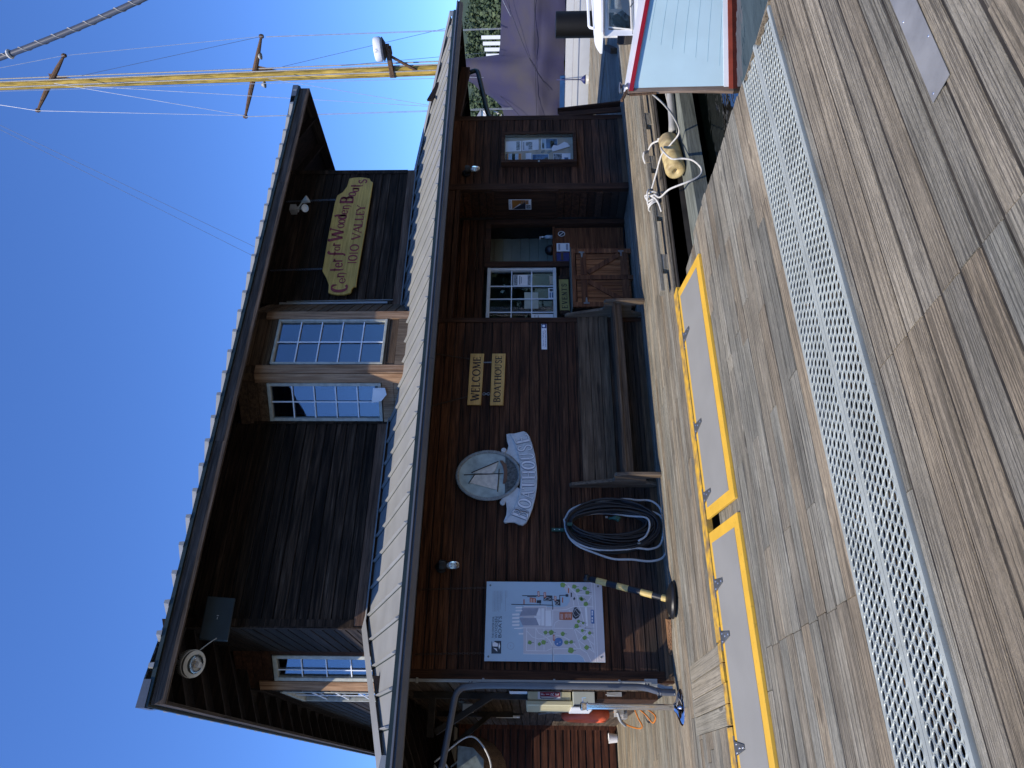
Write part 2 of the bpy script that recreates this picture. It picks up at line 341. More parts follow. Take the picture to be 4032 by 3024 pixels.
def thing(name,label,cat,loc=(0,0,0),group=None):
    o=bpy.data.objects.new(name,None); o.empty_display_size=.1; COL.objects.link(o); o.location=loc
    return tag(o,label,cat,group)
def copy_tree(o,parent=None):
    c=o.copy(); COL.objects.link(c); c.parent=parent
    for ch in list(o.children): copy_tree(ch,c)
    return c
def stext(txt,size,fn,name,m,parent,depth=.002,align='CENTER',width=None):
    """plain lettering: font curve turned into a mesh, placed by fn(u,v)->3D"""
    cu=bpy.data.curves.new('txt','FONT'); cu.body=txt; cu.size=size; cu.align_x=align; cu.resolution_u=2
    to=bpy.data.objects.new('txt',cu); COL.objects.link(to)
    bpy.context.view_layer.update()
    me=bpy.data.meshes.new_from_object(to.evaluated_get(bpy.context.evaluated_depsgraph_get()))
    bpy.data.objects.remove(to); bpy.data.curves.remove(cu)
    kx=1
    if width: kx=width/(max(v.co.x for v in me.vertices)-min(v.co.x for v in me.vertices))
    mb=MB(); mb.add([fn(v.co.x*kx,v.co.y) for v in me.vertices],[tuple(p.vertices) for p in me.polygons])
    bpy.data.meshes.remove(me)
    return mb.build(name,m,parent)
# ---- carved serif lettering built from strokes (unit box, cap height 1)
def arc(cx,cy,rx,ry,a0,a1,n=12): return [(cx+rx*math.cos(rad(a0+(a1-a0)*i/n)),cy+ry*math.sin(rad(a0+(a1-a0)*i/n))) for i in range(n+1)]
K,T=.15,.065
GL={
'W':[([(.06,1),(.3,0)],K),([(.3,0),(.5,.85)],T),([(.5,.85),(.72,0)],K),([(.72,0),(.94,1)],T),([(0,1),(.2,1)],T),([(.82,1),(1.02,1)],T)],
'E':[([(.2,0),(.2,1)],K),([(.05,1),(.82,1),(.82,.82)],T),([(.05,0),(.86,0),(.86,.2)],T),([(.2,.52),(.68,.52)],T),([(.68,.42),(.68,.62)],T)],
'L':[([(.22,0),(.22,1)],K),([(.05,1),(.4,1)],T),([(.05,0),(.88,0),(.88,.2)],T)],
'C':[(arc(.55,.5,.45,.5,50,310),'c'),([(.86,.95),(.86,.7)],T)],
'O':[(arc(.5,.5,.45,.5,0,360,20),'c')],
'0':[(arc(.5,.5,.42,.5,0,360,18),'c')],
'1':[([(.5,0),(.5,1)],K),([(.25,.85),(.5,1)],T),([(.25,0),(.75,0)],T)],
'M':[([(.14,0),(.18,1)],T),([(.18,1),(.5,.05)],K),([(.5,.05),(.82,1)],T),([(.82,1),(.86,0)],K),([(.02,0),(.26,0)],T),([(.74,0),(.98,0)],T),([(.06,1),(.2,1)],T),([(.8,1),(.95,1)],T)],
'B':[([(.2,0),(.2,1)],K),([(.05,1),(.5,1)]+arc(.5,.77,.28,.23,90,-90,8)+[(.2,.54)],T*1.2),([(.5,.54)]+arc(.52,.27,.34,.27,90,-90,8)+[(.05,0)],T*1.2),(arc(.5,.77,.28,.2,60,-60,6),K),(arc(.52,.27,.34,.24,60,-60,6),K)],
'A':[([(.08,0),(.48,1)],T),([(.48,1),(.88,0)],K),([(.24,.36),(.72,.36)],T),([(-.02,0),(.2,0)],T),([(.76,0),(1.02,0)],T)],
'T':[([(.5,0),(.5,1)],K),([(.04,.8),(.06,1),(.94,1),(.96,.8)],T),([(.34,0),(.66,0)],T)],
'H':[([(.18,0),(.18,1)],K),([(.82,0),(.82,1)],K),([(.18,.52),(.82,.52)],T),([(.04,0),(.34,0)],T),([(.04,1),(.34,1)],T),([(.66,0),(.98,0)],T),([(.66,1),(.98,1)],T)],
'U':[([(.18,1),(.18,.35)],K),(arc(.49,.32,.31,.32,180,360,10),T*1.5),([(.8,.32),(.8,1)],T),([(.04,1),(.34,1)],T),([(.68,1),(.94,1)],T)],
'S':[(arc(.5,.76,.32,.25,40,200,9)+[(.3,.6),(.7,.42)]+arc(.5,.25,.34,.26,25,-145,9),.11),([(.8,.95),(.8,.74)],T),([(.17,.08),(.17,.3)],T)],
'V':[([(.1,1),(.48,0)],K),([(.48,0),(.88,1)],T),([(0,1),(.24,1)],T),([(.76,1),(1,1)],T)],
'Y':[([(.1,1),(.5,.48)],K),([(.5,.48),(.88,1)],T),([(.5,.48),(.5,0)],K),([(0,1),(.24,1)],T),([(.76,1),(1,1)],T),([(.34,0),(.66,0)],T)],
'N':[([(.16,0),(.16,1)],T),([(.16,1),(.84,0)],K),([(.84,0),(.84,1)],T),([(.02,0),(.3,0)],T),([(.7,1),(.98,1)],T),([(.04,1),(.2,1)],T)],
'e':[(arc(.5,.5,.4,.48,0,330,14),'c'),([(.12,.52),(.9,.52)],T)],
'n':[([(.2,0),(.2,1)],K),([(.2,.7)]+arc(.5,.62,.3,.34,130,0,8)+[(.8,.05)],.12),([(.05,1),(.2,1)],T),([(.8,.05),(.68,-.25)],T)],
't':[([(.45,1.05),(.45,.2)],K),(arc(.65,.2,.2,.2,180,290,6),T*1.3),([(.1,.68),(.85,.68)],T*1.2)],
'r':[([(.3,0),(.3,1)],K),([(.3,.72)]+arc(.6,.68,.26,.26,140,30,6),T*1.8),([(.1,1),(.3,1)],T),([(.12,0),(.5,0)],T)],
'f':[([(.5,.1),(.5,.8)]+arc(.72,.8,.22,.2,180,40,6),.12),([(.5,.15)]+arc(.3,.14,.2,.16,0,-120,6),T*1.3),([(.2,.6),(.85,.6)],T*1.2)],
'o':[(arc(.5,.5,.42,.48,0,360,16),'c')],
'd':[(arc(.45,.32,.33,.32,0,360,14),'c'),([(.8,0),(.8,.85),(.6,1)],K)],
'a':[(arc(.45,.42,.34,.4,0,360,14),'c'),([(.82,0),(.82,.9)],K)],
's':[(arc(.5,.74,.3,.24,30,210,8)+arc(.5,.26,.33,.26,40,-150,8),.12)],
}
def glyph(mb,ch,quad,fn,d0,d1,bold=1.0):
    """quad: 4 2D corners (bl,br,tr,tl); fn(x,z,d)->3D"""
    bl,br,tr,tl=[Vector((p[0],p[1])) for p in quad]
    def wp(u,v): 
        a=bl.lerp(br,u); b=tl.lerp(tr,u); return a.lerp(b,v)
    hgt=((tl-bl).length+(tr-br).length)/2; wid=((br-bl).length+(tr-tl).length)/2
    for path,wd in GL[ch]:
        P=[wp(*p) for p in path]; n=len(P); L=[];Rr=[]
        closed=(P[0]-P[-1]).length<1e-5
        for i in range(n):
            if closed: a=P[(i-1)%(n-1)];b=P[(i+1)%(n-1)]
            else: a=P[max(i-1,0)];b=P[min(i+1,n-1)]
            d=(b-a).normalized(); nn=Vector((-d.y,d.x))
            if wd=='c':
                vdir=(tl-bl).normalized(); wv=T+(K-T)*abs(d.dot(vdir))**1.2
            else: wv=wd
            h=wv*hgt*.5*bold
            if wid<hgt*.7: h*=max(.5,(wid/hgt/.7)**.6)
            L.append(P[i]+nn*h); Rr.append(P[i]-nn*h)
        vs=[];
        for i in range(n): vs+= [fn(L[i].x,L[i].y,d1),fn(Rr[i].x,Rr[i].y,d1),fn(L[i].x,L[i].y,d0),fn(Rr[i].x,Rr[i].y,d0)]
        fs=[]
        for i in range(n-1):
            a=i*4;b=a+4
            fs+=[(a,a+1,b+1,b),(a,b,b+2,a+2),(a+1,a+3,b+3,b+1)]
        fs+=[(0,2,3,1),((n-1)*4,(n-1)*4+1,(n-1)*4+3,(n-1)*4+2)]
        mb.add(vs,fs)
def word(mb,s,quad,fn,d0,d1,sp=.08,wd=None,bold=1.0):
    wd=wd or {}; ws=[wd.get(c,1.0) for c in s]; tot=sum(ws); bl,br,tr,tl=[Vector(p) for p in quad]; x=0
    for c,q in zip(s,ws):
        a=(x+sp*q/2)/tot; b=(x+q-sp*q/2)/tot; x+=q
        if c==' ': continue
        glyph(mb,c,[bl.lerp(br,a),bl.lerp(br,b),tl.lerp(tr,b),tl.lerp(tr,a)],fn,d0,d1,bold)
WD={'E':.8,'L':.78,'W':1.35,'M':1.25,'S':.75,'T':.9,'B':.85,'1':.5,'C':.95,'O':1.1}

MT['cream2']=mat('pale yellow reflective band',(.55,.40,.13),.5,var=.1,scale=20)
MT['cedarX2']=wood('fresh wedge wood',[(.22,.11,.05),(.40,.22,.11)],'X',var=.05)
MT['black2']=mat('black pile sleeve',(.004,.004,.0045),.6,bump=.1,bscale=12,spec=.2)
MT['leafground']=mat('hill ground',(.03,.05,.015),.9,var=.4)
MT['reflback']=mat('dark olive painted reflection backing',(.035,.038,.02),.8,var=.5,scale=3)
MT['grimeshade']=mat('dirt and painted gap shade',(.028,.023,.017),.9,var=.4)
MT['rust']=mat('rusty brown chain',(.05,.03,.02),.7)
SPR=[((19.561,13.157,9.737),(18.361,15.081,10.662),(19.034,14.0,10.128)),((19.322,13.541,15.924),(18.494,14.868,17.269),(18.944,14.146,16.566))]
# ---- traced outlines (metres)
SIGN_OUT=[(6.996, 4.925), (7.159, 4.94), (7.304, 5.003), (7.45, 5.091), (7.555, 5.089), (7.943, 5.095), (8.388, 5.099), (8.944, 5.09), (9.063, 5.085), (9.159, 5.066), (9.242, 4.979), (9.376, 4.924), (9.568, 4.908), (9.592, 4.816), (9.598, 4.708), (9.585, 4.616), (9.564, 4.537), (9.507, 4.516), (9.469, 4.467), (9.081, 4.468), (8.657, 4.472), (8.248, 4.476), (7.679, 4.485), (7.218, 4.487), (7.116, 4.483), (7.112, 4.523), (7.066, 4.55), (6.995, 4.554), (6.959, 4.651), (6.955, 4.764), (6.972, 4.865)]
SIGN_G=[('C', [(7.009, 4.628), (7.174, 4.626), (7.175, 4.885), (7.01, 4.885)]), ('e', [(7.182, 4.675), (7.298, 4.674), (7.298, 4.773), (7.183, 4.774)]), ('n', [(7.302, 4.704), (7.416, 4.703), (7.417, 4.819), (7.303, 4.82)]), ('t', [(7.431, 4.744), (7.511, 4.743), (7.512, 4.949), (7.432, 4.949)]), ('e', [(7.522, 4.765), (7.617, 4.764), (7.618, 4.885), (7.522, 4.886)]), ('r', [(7.628, 4.785), (7.713, 4.784), (7.714, 4.93), (7.629, 4.93)]), ('f', [(7.745, 4.763), (7.875, 4.762), (7.877, 5.043), (7.747, 5.042)]), ('o', [(7.88, 4.853), (7.967, 4.852), (7.968, 4.948), (7.881, 4.948)]), ('r', [(7.972, 4.862), (8.062, 4.862), (8.063, 4.981), (7.972, 4.981)]), ('W', [(8.084, 4.845), (8.381, 4.843), (8.383, 5.078), (8.085, 5.076)]), ('o', [(8.386, 4.851), (8.486, 4.85), (8.487, 4.964), (8.387, 4.964)]), ('o', [(8.49, 4.848), (8.582, 4.848), (8.583, 4.963), (8.491, 4.963)]), ('d', [(8.587, 4.841), (8.695, 4.841), (8.697, 5.048), (8.588, 5.048)]), ('e', [(8.702, 4.831), (8.8, 4.83), (8.801, 4.936), (8.703, 4.936)]), ('n', [(8.812, 4.814), (8.922, 4.814), (8.923, 4.929), (8.813, 4.929)]), ('B', [(8.953, 4.775), (9.132, 4.774), (9.134, 4.993), (8.955, 4.993)]), ('o', [(9.131, 4.738), (9.228, 4.738), (9.229, 4.867), (9.133, 4.867)]), ('a', [(9.232, 4.698), (9.334, 4.696), (9.336, 4.828), (9.233, 4.828)]), ('t', [(9.343, 4.647), (9.422, 4.646), (9.424, 4.844), (9.346, 4.845)]), ('s', [(9.426, 4.584), (9.55, 4.582), (9.551, 4.722), (9.428, 4.723)])]
SIGN_N=[('1', [(7.599, 4.539), (7.641, 4.539), (7.642, 4.685), (7.6, 4.685)]), ('0', [(7.658, 4.539), (7.783, 4.539), (7.783, 4.684), (7.659, 4.684)]), ('1', [(7.8, 4.539), (7.847, 4.539), (7.848, 4.683), (7.801, 4.684)]), ('0', [(7.869, 4.539), (8.015, 4.539), (8.016, 4.682), (7.87, 4.683)]), ('V', [(8.115, 4.539), (8.279, 4.539), (8.281, 4.681), (8.116, 4.682)]), ('A', [(8.266, 4.539), (8.44, 4.539), (8.441, 4.68), (8.267, 4.681)]), ('L', [(8.424, 4.539), (8.543, 4.539), (8.544, 4.679), (8.425, 4.68)]), ('L', [(8.556, 4.539), (8.658, 4.539), (8.659, 4.678), (8.558, 4.679)]), ('E', [(8.676, 4.539), (8.769, 4.539), (8.771, 4.678), (8.677, 4.678)]), ('Y', [(8.769, 4.539), (8.92, 4.539), (8.921, 4.677), (8.771, 4.678)])]
CARV_G=[('B', [(2.924, 1.671), (3.05, 1.642), (3.098, 1.802), (3.004, 1.863)]), ('O', [(3.079, 1.634), (3.182, 1.604), (3.226, 1.751), (3.122, 1.79)]), ('A', [(3.208, 1.598), (3.317, 1.579), (3.321, 1.737), (3.248, 1.745)]), ('T', [(3.345, 1.576), (3.456, 1.567), (3.455, 1.73), (3.344, 1.735)]), ('H', [(3.484, 1.566), (3.596, 1.565), (3.595, 1.727), (3.483, 1.729)]), ('O', [(3.623, 1.565), (3.728, 1.569), (3.727, 1.74), (3.623, 1.728)]), ('U', [(3.754, 1.572), (3.86, 1.593), (3.838, 1.767), (3.751, 1.745)]), ('S', [(3.885, 1.598), (3.983, 1.618), (3.953, 1.796), (3.86, 1.772)]), ('E', [(4.011, 1.626), (4.135, 1.669), (4.069, 1.851), (3.976, 1.805)])]
CARV_BAN=[(4.137, 1.899), (4.137, 1.837), (4.154, 1.781), (4.171, 1.714), (4.15, 1.674), (4.094, 1.634), (3.971, 1.595), (3.825, 1.562), (3.658, 1.54), (3.505, 1.532), (3.377, 1.538), (3.24, 1.558), (3.105, 1.59), (2.983, 1.632), (2.9, 1.674), (2.871, 1.716), (2.883, 1.769), (2.91, 1.822), (2.91, 1.885), (2.899, 1.938), (2.915, 1.954), (2.943, 1.923), (3.004, 1.866), (3.126, 1.809), (3.239, 1.775), (3.365, 1.757), (3.504, 1.748), (3.633, 1.754), (3.752, 1.772), (3.873, 1.801), (3.995, 1.836)]
CARV_L=[(2.906, 1.939), (2.922, 1.958), (3.01, 1.925), (3.088, 1.921), (3.178, 1.933), (3.212, 1.998), (3.292, 1.903), (3.384, 1.796), (3.355, 1.752), (3.235, 1.773), (3.134, 1.804), (3.005, 1.866)]
CARV_R=[(4.147, 1.9), (4.134, 1.945), (4.053, 1.938), (3.967, 1.914), (3.894, 1.93), (3.875, 1.991), (3.809, 1.867), (3.701, 1.766), (3.809, 1.773), (3.894, 1.799), (4.01, 1.836)]
CARV_CURL=[(3.168, 1.975), (3.894, 1.974)]
OVAL=[(3.55, 2.588), (3.518, 1.748), (3.887, 2.181), (3.202, 2.149)]
OV_WATER=[(3.28, 1.966), (3.441, 1.953), (3.581, 1.923), (3.699, 1.936), (3.807, 1.977), (3.771, 1.91), (3.688, 1.832), (3.57, 1.786), (3.442, 1.79), (3.349, 1.838), (3.292, 1.902)]
OV_HULL=[(3.745, 2.025), (3.745, 1.987), (3.685, 1.936), (3.579, 1.923), (3.485, 1.927), (3.421, 1.958), (3.427, 1.98), (3.497, 1.971), (3.591, 1.967), (3.673, 1.985)]
OV_JIB=[(3.571, 2.377), (3.733, 2.042), (3.602, 2.082), (3.555, 2.125)]
OV_MAIN=[(3.548, 2.338), (3.555, 2.037), (3.335, 2.048), (3.431, 2.404)]
OV_SPARS=[[(3.54, 2.485), (3.559, 1.972)], [(3.624, 2.028), (3.31, 2.044)], [(3.554, 2.338), (3.418, 2.419)], [(3.731, 2.041), (3.569, 2.388)]]
WELC=[(4.589, 2.302), (5.418, 2.287), (5.418, 2.482), (4.589, 2.493)]
BOAT=[(4.585, 1.994), (5.418, 1.978), (5.418, 2.172), (4.584, 2.179)]
WELC_T=[(4.64, 2.33), (5.37, 2.335), (5.37, 2.434), (4.64, 2.448)]
BOAT_T=[(4.623, 2.042), (5.385, 2.032), (5.385, 2.119), (4.623, 2.131)]
EV_T=[(6.7, 1.03), (7.22, 1.04), (7.22, 1.115), (6.7, 1.117)]
EV_B=[(6.669, 0.996), (7.302, 1.004), (7.302, 1.159), (6.667, 1.152)]
STAYS=[[(18.834, 13.191, 15.44), (19.064, 12.822, 9.501)], [(18.537, 13.668, 15.191), (19.064, 12.822, 9.501)], [(18.664, 13.463, 17.625), (18.83, 13.197, 15.56)], [(19.059, 12.83, 9.389), (19.13, 12.716, 2.489)], [(19.051, 12.843, 9.391), (19.117, 12.737, 2.49)], [(18.63, 13.518, 9.046), (19.135, 12.708, 4.132)], [(18.017, 14.501, 16.851), (17.906, 14.679, 10.427)], [(18.428, 13.842, 16.112), (17.906, 14.679, 10.427)], [(18.113, 14.347, 18.003), (18.017, 14.501, 16.875)], [(17.894, 14.698, 10.432), (17.991, 14.543, 1.24)], [(17.887, 14.709, 10.434), (17.973, 14.572, 1.216)], [(18.382, 13.916, 15.233), (18.017, 14.502, 4.727)], [(18.318, 14.018, 17.862), (18.441, 13.82, 3.428)], [(18.457, 13.795, 9.522), (18.033, 14.476, 4.725)], [(18.218, 14.179, 19.871), (15.052, 19.256, 9.407)], [(18.264, 14.105, 19.836), (15.26, 18.922, 9.347)], [(19.508, 12.109, 2.44), (18.408, 13.874, 1.318)], [(18.442, 13.819, 3.596), (18.422, 13.851, 1.39)], [(18.635, 13.511, 7.273), (18.806, 13.235, 2.525)]]
ROPE=[(4.848, 3.546, 6.169), (5.211, 2.964, 4.038)]
# ================================================================ setting
W=8.66; Yu=9.34
def plank(mb,x0,x1,y0,y1,z,t=.038,c=.004,axis='X'):
    """one board, long edges eased"""
    if axis=='X':
        pr=[(y0,z-t),(y1,z-t),(y1,z-c),(y1-c,z),(y0+c,z),(y0,z-c)]
        vs=[(x0,a,b) for a,b in pr]+[(x1,a,b) for a,b in pr]
    else:
        pr=[(x0,z-t),(x1,z-t),(x1,z-c),(x1-c,z),(x0+c,z),(x0,z-c)]
        vs=[(a,y0,b) for a,b in pr]+[(a,y1,b) for a,b in pr]
    n=6; mb.add(vs,[tuple(range(n))[::-1],tuple(range(n,2*n))]+[(i,(i+1)%n,n+(i+1)%n,n+i) for i in range(n)])
def rows(mb,y0,y1,w,xa,xb,z,gap=.007,joints=None,cut=None,lmin=2.2,lmax=4.2,t=.038,jz=.002):
    y=y0; k=0
    while y<y1-.03:
        ye=min(y+w,y1); ym=(y+ye)/2
        a=xa(ym) if callable(xa) else xa; b=xb(ym) if callable(xb) else xb
        js=[]
        if joints: js=list(joints(ym,k) or [])
        if not js:
            x=a+U(.3,lmax)
            while x<b-.4: js.append(x); x+=U(lmin,lmax)
        js=[a]+[j for j in js if a+.05<j<b-.05]+[b]
        for p,q in zip(js[:-1],js[1:]):
            segs=[(p,q)]
            if cut:
                for (c0,c1,d0,d1) in cut:
                    if d0<ym<d1:
                        ns=[]
                        for s0,s1 in segs:
                            if s1<=c0 or s0>=c1: ns.append((s0,s1))
                            else:
                                if s0<c0: ns.append((s0,c0))
                                if s1>c1: ns.append((c1,s1))
                        segs=ns
            for s0,s1 in segs:
                plank(mb,s0+.0028,s1-.0028,y+gap/2+U(-.001,.001),ye-gap/2,z+U(-jz,jz),t,.007)
        y+=w; k+=1
# building side deck
mb=MB()
rows(mb,6.50,9.4,.142,-7,13.9,0,cut=[(.476,1.108,6.3,7.66)],gap=.009)
rows(mb,9.4,17.5,.142,-7,1.12,0,gap=.006)
rows(mb,9.4,17.5,.142,10.4,13.9,0,gap=.006)
o=mb.build('deck','deck'); tag(o,kind='structure')
mb=MB()
for i in range(4):
    x=.476+.158*i; plank(mb,x+.003,x+.153,6.345+[0,-.03,.015,-.01][i]+.09,7.655+[.0,-.01,.02,0][i],.012+.003*(i%2),.045,.004,'Y')
o=mb.build('deck_patch','deckY'); tag(o,kind='structure')
# yellow painted edges (worn)
mb=MB()
plank(mb,1.13,4.86,6.34,6.497,.004,.06); plank(mb,-7,.46,6.34,6.497,.004,.06)
for i in range(4):
    x=.476+.158*i; plank(mb,x+.003,x+.153,6.335+[0,-.03,.015,-.01][i],6.432+[0,-.03,.015,-.01][i],.013+.003*(i%2),.05)
o=mb.build('deck_edge','yellowworn'); tag(o,kind='structure')
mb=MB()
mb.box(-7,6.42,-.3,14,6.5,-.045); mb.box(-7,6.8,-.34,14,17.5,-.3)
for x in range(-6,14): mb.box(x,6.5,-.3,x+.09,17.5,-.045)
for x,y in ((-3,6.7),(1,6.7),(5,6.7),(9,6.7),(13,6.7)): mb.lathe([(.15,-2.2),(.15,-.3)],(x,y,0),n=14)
mb.box(-7,6.52,-.03,13.88,9.38,-.0085); mb.box(-7,9.42,-.03,1.1,17.4,-.0085); mb.box(10.45,9.42,-.03,13.88,17.4,-.0085)  # thin dark sheets put dirt and shade into the gaps between boards
o=mb.build('deck_frame','grimeshade'); tag(o,kind='structure')
# near deck
edge=lambda y: 4.53+.1*y+.02*math.sin(y*37)+(-.05 if y>5.2 else 0)-(.12 if y>5.75 else 0)
def nj(y,k):
    if y<2.95:
        js=[1.785]
        js+= {16:[3.5],17:[3.5],18:[],15:[2.98],19:[2.51],14:[2.51]}.get(k,[])
        if k%3==0: js.append(-.9+.2*math.sin(k*5))
        if k%4==1: js.append(4.1+.2*math.sin(k*3))
        if y<1.6 and k%2: js.append(.4+.5*math.sin(k))
        return sorted(js)
    if 3.7<y<5.35:
        r=random.Random(k*7+1); return sorted([.897+.008*math.sin(k*9), 2.3+.9*math.sin(k*2.1+1),3.7+.5*math.sin(k*3.3),-1.4+.8*math.sin(k*4.7)])
    if y>3.7:
        r=random.Random(k*7+1); x=-3+r.random()*2.5; js=[]
        while x<5: js.append(x); x+=1.4+r.random()*2.0
        return js
    return None
mb=MB()
rows(mb,-1.36,3.055,.1498,-4,edge,-.07,gap=.016,joints=nj,jz=.003,lmin=1.8,lmax=3.6)
rows(mb,3.745,6.16,.1498,-4,edge,-.07,gap=.017,joints=nj,jz=.003)
for y in (3.06,): pass
mb.box(4.895,3.06,-.108,edge(3.4),3.74,-.075)
o=mb.build('near_deck','deck'); tag(o,kind='structure')
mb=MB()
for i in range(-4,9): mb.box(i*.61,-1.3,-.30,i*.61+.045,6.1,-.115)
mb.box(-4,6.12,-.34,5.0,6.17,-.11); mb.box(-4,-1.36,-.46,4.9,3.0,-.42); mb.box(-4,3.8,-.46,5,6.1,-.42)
mb.box(4.72,-1.3,-.3,4.78,6.1,-.115); mb.box(-4,3.0,-.46,4.87,3.8,-.42)  # dark tray added below the grate so its holes look shaded
mb.box(-4,-1.3,-.0905,4.6,3.05,-.0785); mb.box(-4,3.76,-.0905,4.83,5.42,-.0785)  # dark sheets just under the boards, painted shade and dirt for the gaps
o=mb.build('near_deck_frame','grimeshade'); tag(o,kind='structure')
# low timber ledge along the building deck by the water
mb=MB(); mb.box(1.0,6.02,-.42,13.5,6.40,-.26); mb.box(4.9,6.42,-.2,13.6,6.50,-.06)
o=mb.build('timber_ledge','ledge'); tag(o,'grey green timber ledge beside the dark water under the deck edge','ledge')
# bull rail along the edge
t=thing('bull_rail','low weathered timber mooring rail on blocks at the deck edge by the water','mooring rail',(4.9,6.62,0))
mb=MB(); 
for a,b in ((4.98,7.02),(7.04,9.6),(9.62,12.4)): plank(mb,a,b,6.56,6.66,.13,.05,.006)
mb.build('rail','deck',t)
for i in range(9): mb=MB(); mb.box(5.3+i*.82,6.565,.001,5.52+i*.82,6.655,.08); mb.build('block','deck',t)
# water
m,n,b,L=_new('lake water'); b.inputs['Base Color'].default_value=(.0008,.0016,.0016,1); b.inputs['Roughness'].default_value=.03; b.inputs['IOR'].default_value=1.33
tc=n.nodes.new('ShaderNodeTexCoord'); mp=n.nodes.new('ShaderNodeMapping'); mp.inputs['Scale'].default_value=(1,2.2,1); L.new(tc.outputs['Object'],mp.inputs[0])
nz=n.nodes.new('ShaderNodeTexNoise'); nz.inputs['Scale'].default_value=1.9; nz.inputs['Detail'].default_value=3; L.new(mp.outputs[0],nz.inputs['Vector'])
bp=n.nodes.new('ShaderNodeBump'); bp.inputs['Strength'].default_value=.22; bp.inputs['Distance'].default_value=.05; L.new(nz.outputs['Fac'],bp.inputs['Height']); L.new(bp.outputs[0],b.inputs['Normal'])
MT['water']=m
mb=MB(); mb.add([(-900,-900,-.5),(900,-900,-.5),(900,900,-.5),(-900,900,-.5)],[(0,1,2,3)])
o=mb.build('water','water'); tag(o,kind='structure')
mb=MB(); mb.add([(-20,-20,-1.6),(30,-20,-1.6),(30,30,-1.6),(-20,30,-1.6)],[(0,1,2,3)])
# far docks to the right of the boathouse
nb2=Vector((.85,.53,0)).normalized(); tb=Vector((-.53,.85,0)).normalized()
mb=MB()
lim=lambda y:(21.85-.53*y)/.85
rows(mb,4.2,17.5,.142,lambda y:14.05,lim,0,gap=.006)
o=mb.build('far_deck','deck'); tag(o,kind='structure')
mb=MB()
mb.add([(14.05,4.2,-.05),(lim(4.2),4.2,-.05),(lim(17.5),17.5,-.05),(14.05,17.5,-.05),(14.05,4.2,-.4),(lim(4.2),4.2,-.4),(lim(17.5),17.5,-.4),(14.05,17.5,-.4)],[(0,1,2,3),(0,4,5,1),(1,5,6,2),(2,6,7,3),(3,7,4,0)])
o=mb.build('far_deck_frame','under'); tag(o,kind='structure')
# ================================================================ boathouse
BH=thing('boathouse','two storey dark timber boathouse with grey metal roofs standing on the dock','boathouse',(1.09,8.66,0))
def face(a,b):
    a=Vector((a[0],a[1]));b=Vector((b[0],b[1]));d=(b-a).normalized(); n=Vector((d.y,-d.x)); L_=(b-a).length
    def F(s,z,o_): p=a+d*s+n*o_; return (p.x,p.y,z)
    F.len=L_; return F
def fbox(mb,F,s0,s1,z0,z1,d0,d1):
    mb.hexa([F(s0,z0,d1),F(s1,z0,d1),F(s1,z0,d0),F(s0,z0,d0),F(s0,z1,d1),F(s1,z1,d1),F(s1,z1,d0),F(s0,z1,d0)])
def siding(mb,F,s0,s1,z0,z1,h=.135,holes=(),th=.02,gap=.007):
    z=z0
    while z<z1-.02:
        ze=min(z+h,z1); zm=(z+ze)/2
        js=[s0]
        if s1-s0>6 and R()<.3: js.append(s0+(s1-s0)*U(.3,.7))
        js.append(s1)
        for p,q in zip(js[:-1],js[1:]):
            segs=[(p,q)]
            for (c0,c1,e0,e1) in holes:
                if e0<zm<e1:
                    ns=[]
                    for a,b_ in segs:
                        if b_<=c0 or a>=c1: ns.append((a,b_))
                        else:
                            if a<c0: ns.append((a,c0))
                            if b_>c1: ns.append((c1,b_))
                    segs=ns
            for a,b_ in segs:
                if b_-a<.01: continue
                d=th+U(-.002,.003); a+=.001;b_-=.001
                # lower edge proud, upper edge tucked, small rebate between boards
                mb.add([F(a,z+gap,d),F(b_,z+gap,d),F(b_,ze-.008,d-.004),F(a,ze-.008,d-.004),F(a,ze,0.001),F(b_,ze,0.001),F(a,z+gap,0.001),F(b_,z+gap,0.001)],
                       [(0,1,2,3),(3,2,5,4),(6,7,1,0),(0,3,4,6),(1,7,5,2)])
        z+=h
# sheathing core
mb=MB()
mb.box(1.11,8.665,0,5.98,8.72,3.36); mb.box(8.74,8.665,0,10.41,8.72,3.36)
mb.box(1.105,8.73,0,1.16,15,3.3); mb.box(10.36,8.73,0,10.41,15,3.3)
mb.box(5.99,8.70,2.80,8.72,8.74,3.36)
mb.box(1.785,9.345,3.5,4.6,9.40,6.15); mb.box(6.84,9.345,3.5,9.83,9.40,6.15); mb.box(1.785,9.41,3.5,1.84,11.1,6.15); mb.box(9.77,9.41,3.5,9.83,16,6.15)
mb.box(1.85,9.41,3.45,9.75,15.9,3.5)
mb.build('wall_core','innerdk',BH)
mb=MB()
F=face((1.09,W),(6.02,W)); siding(mb,F,.09,4.9,0.02,3.36)
mb.build('front_wall','siding',BH)
F2=face((8.72,W),(10.43,W)); mb=MB(); siding(mb,F2,.06,1.64,0.02,3.36)
mb.build('front_wall','siding',BH)
FS=face((1.09,15.0),(1.09,W)); mb=MB(); siding(mb,FS,.02,6.25,0.02,3.3)
mb.build('side_wall','sidingY',BH)
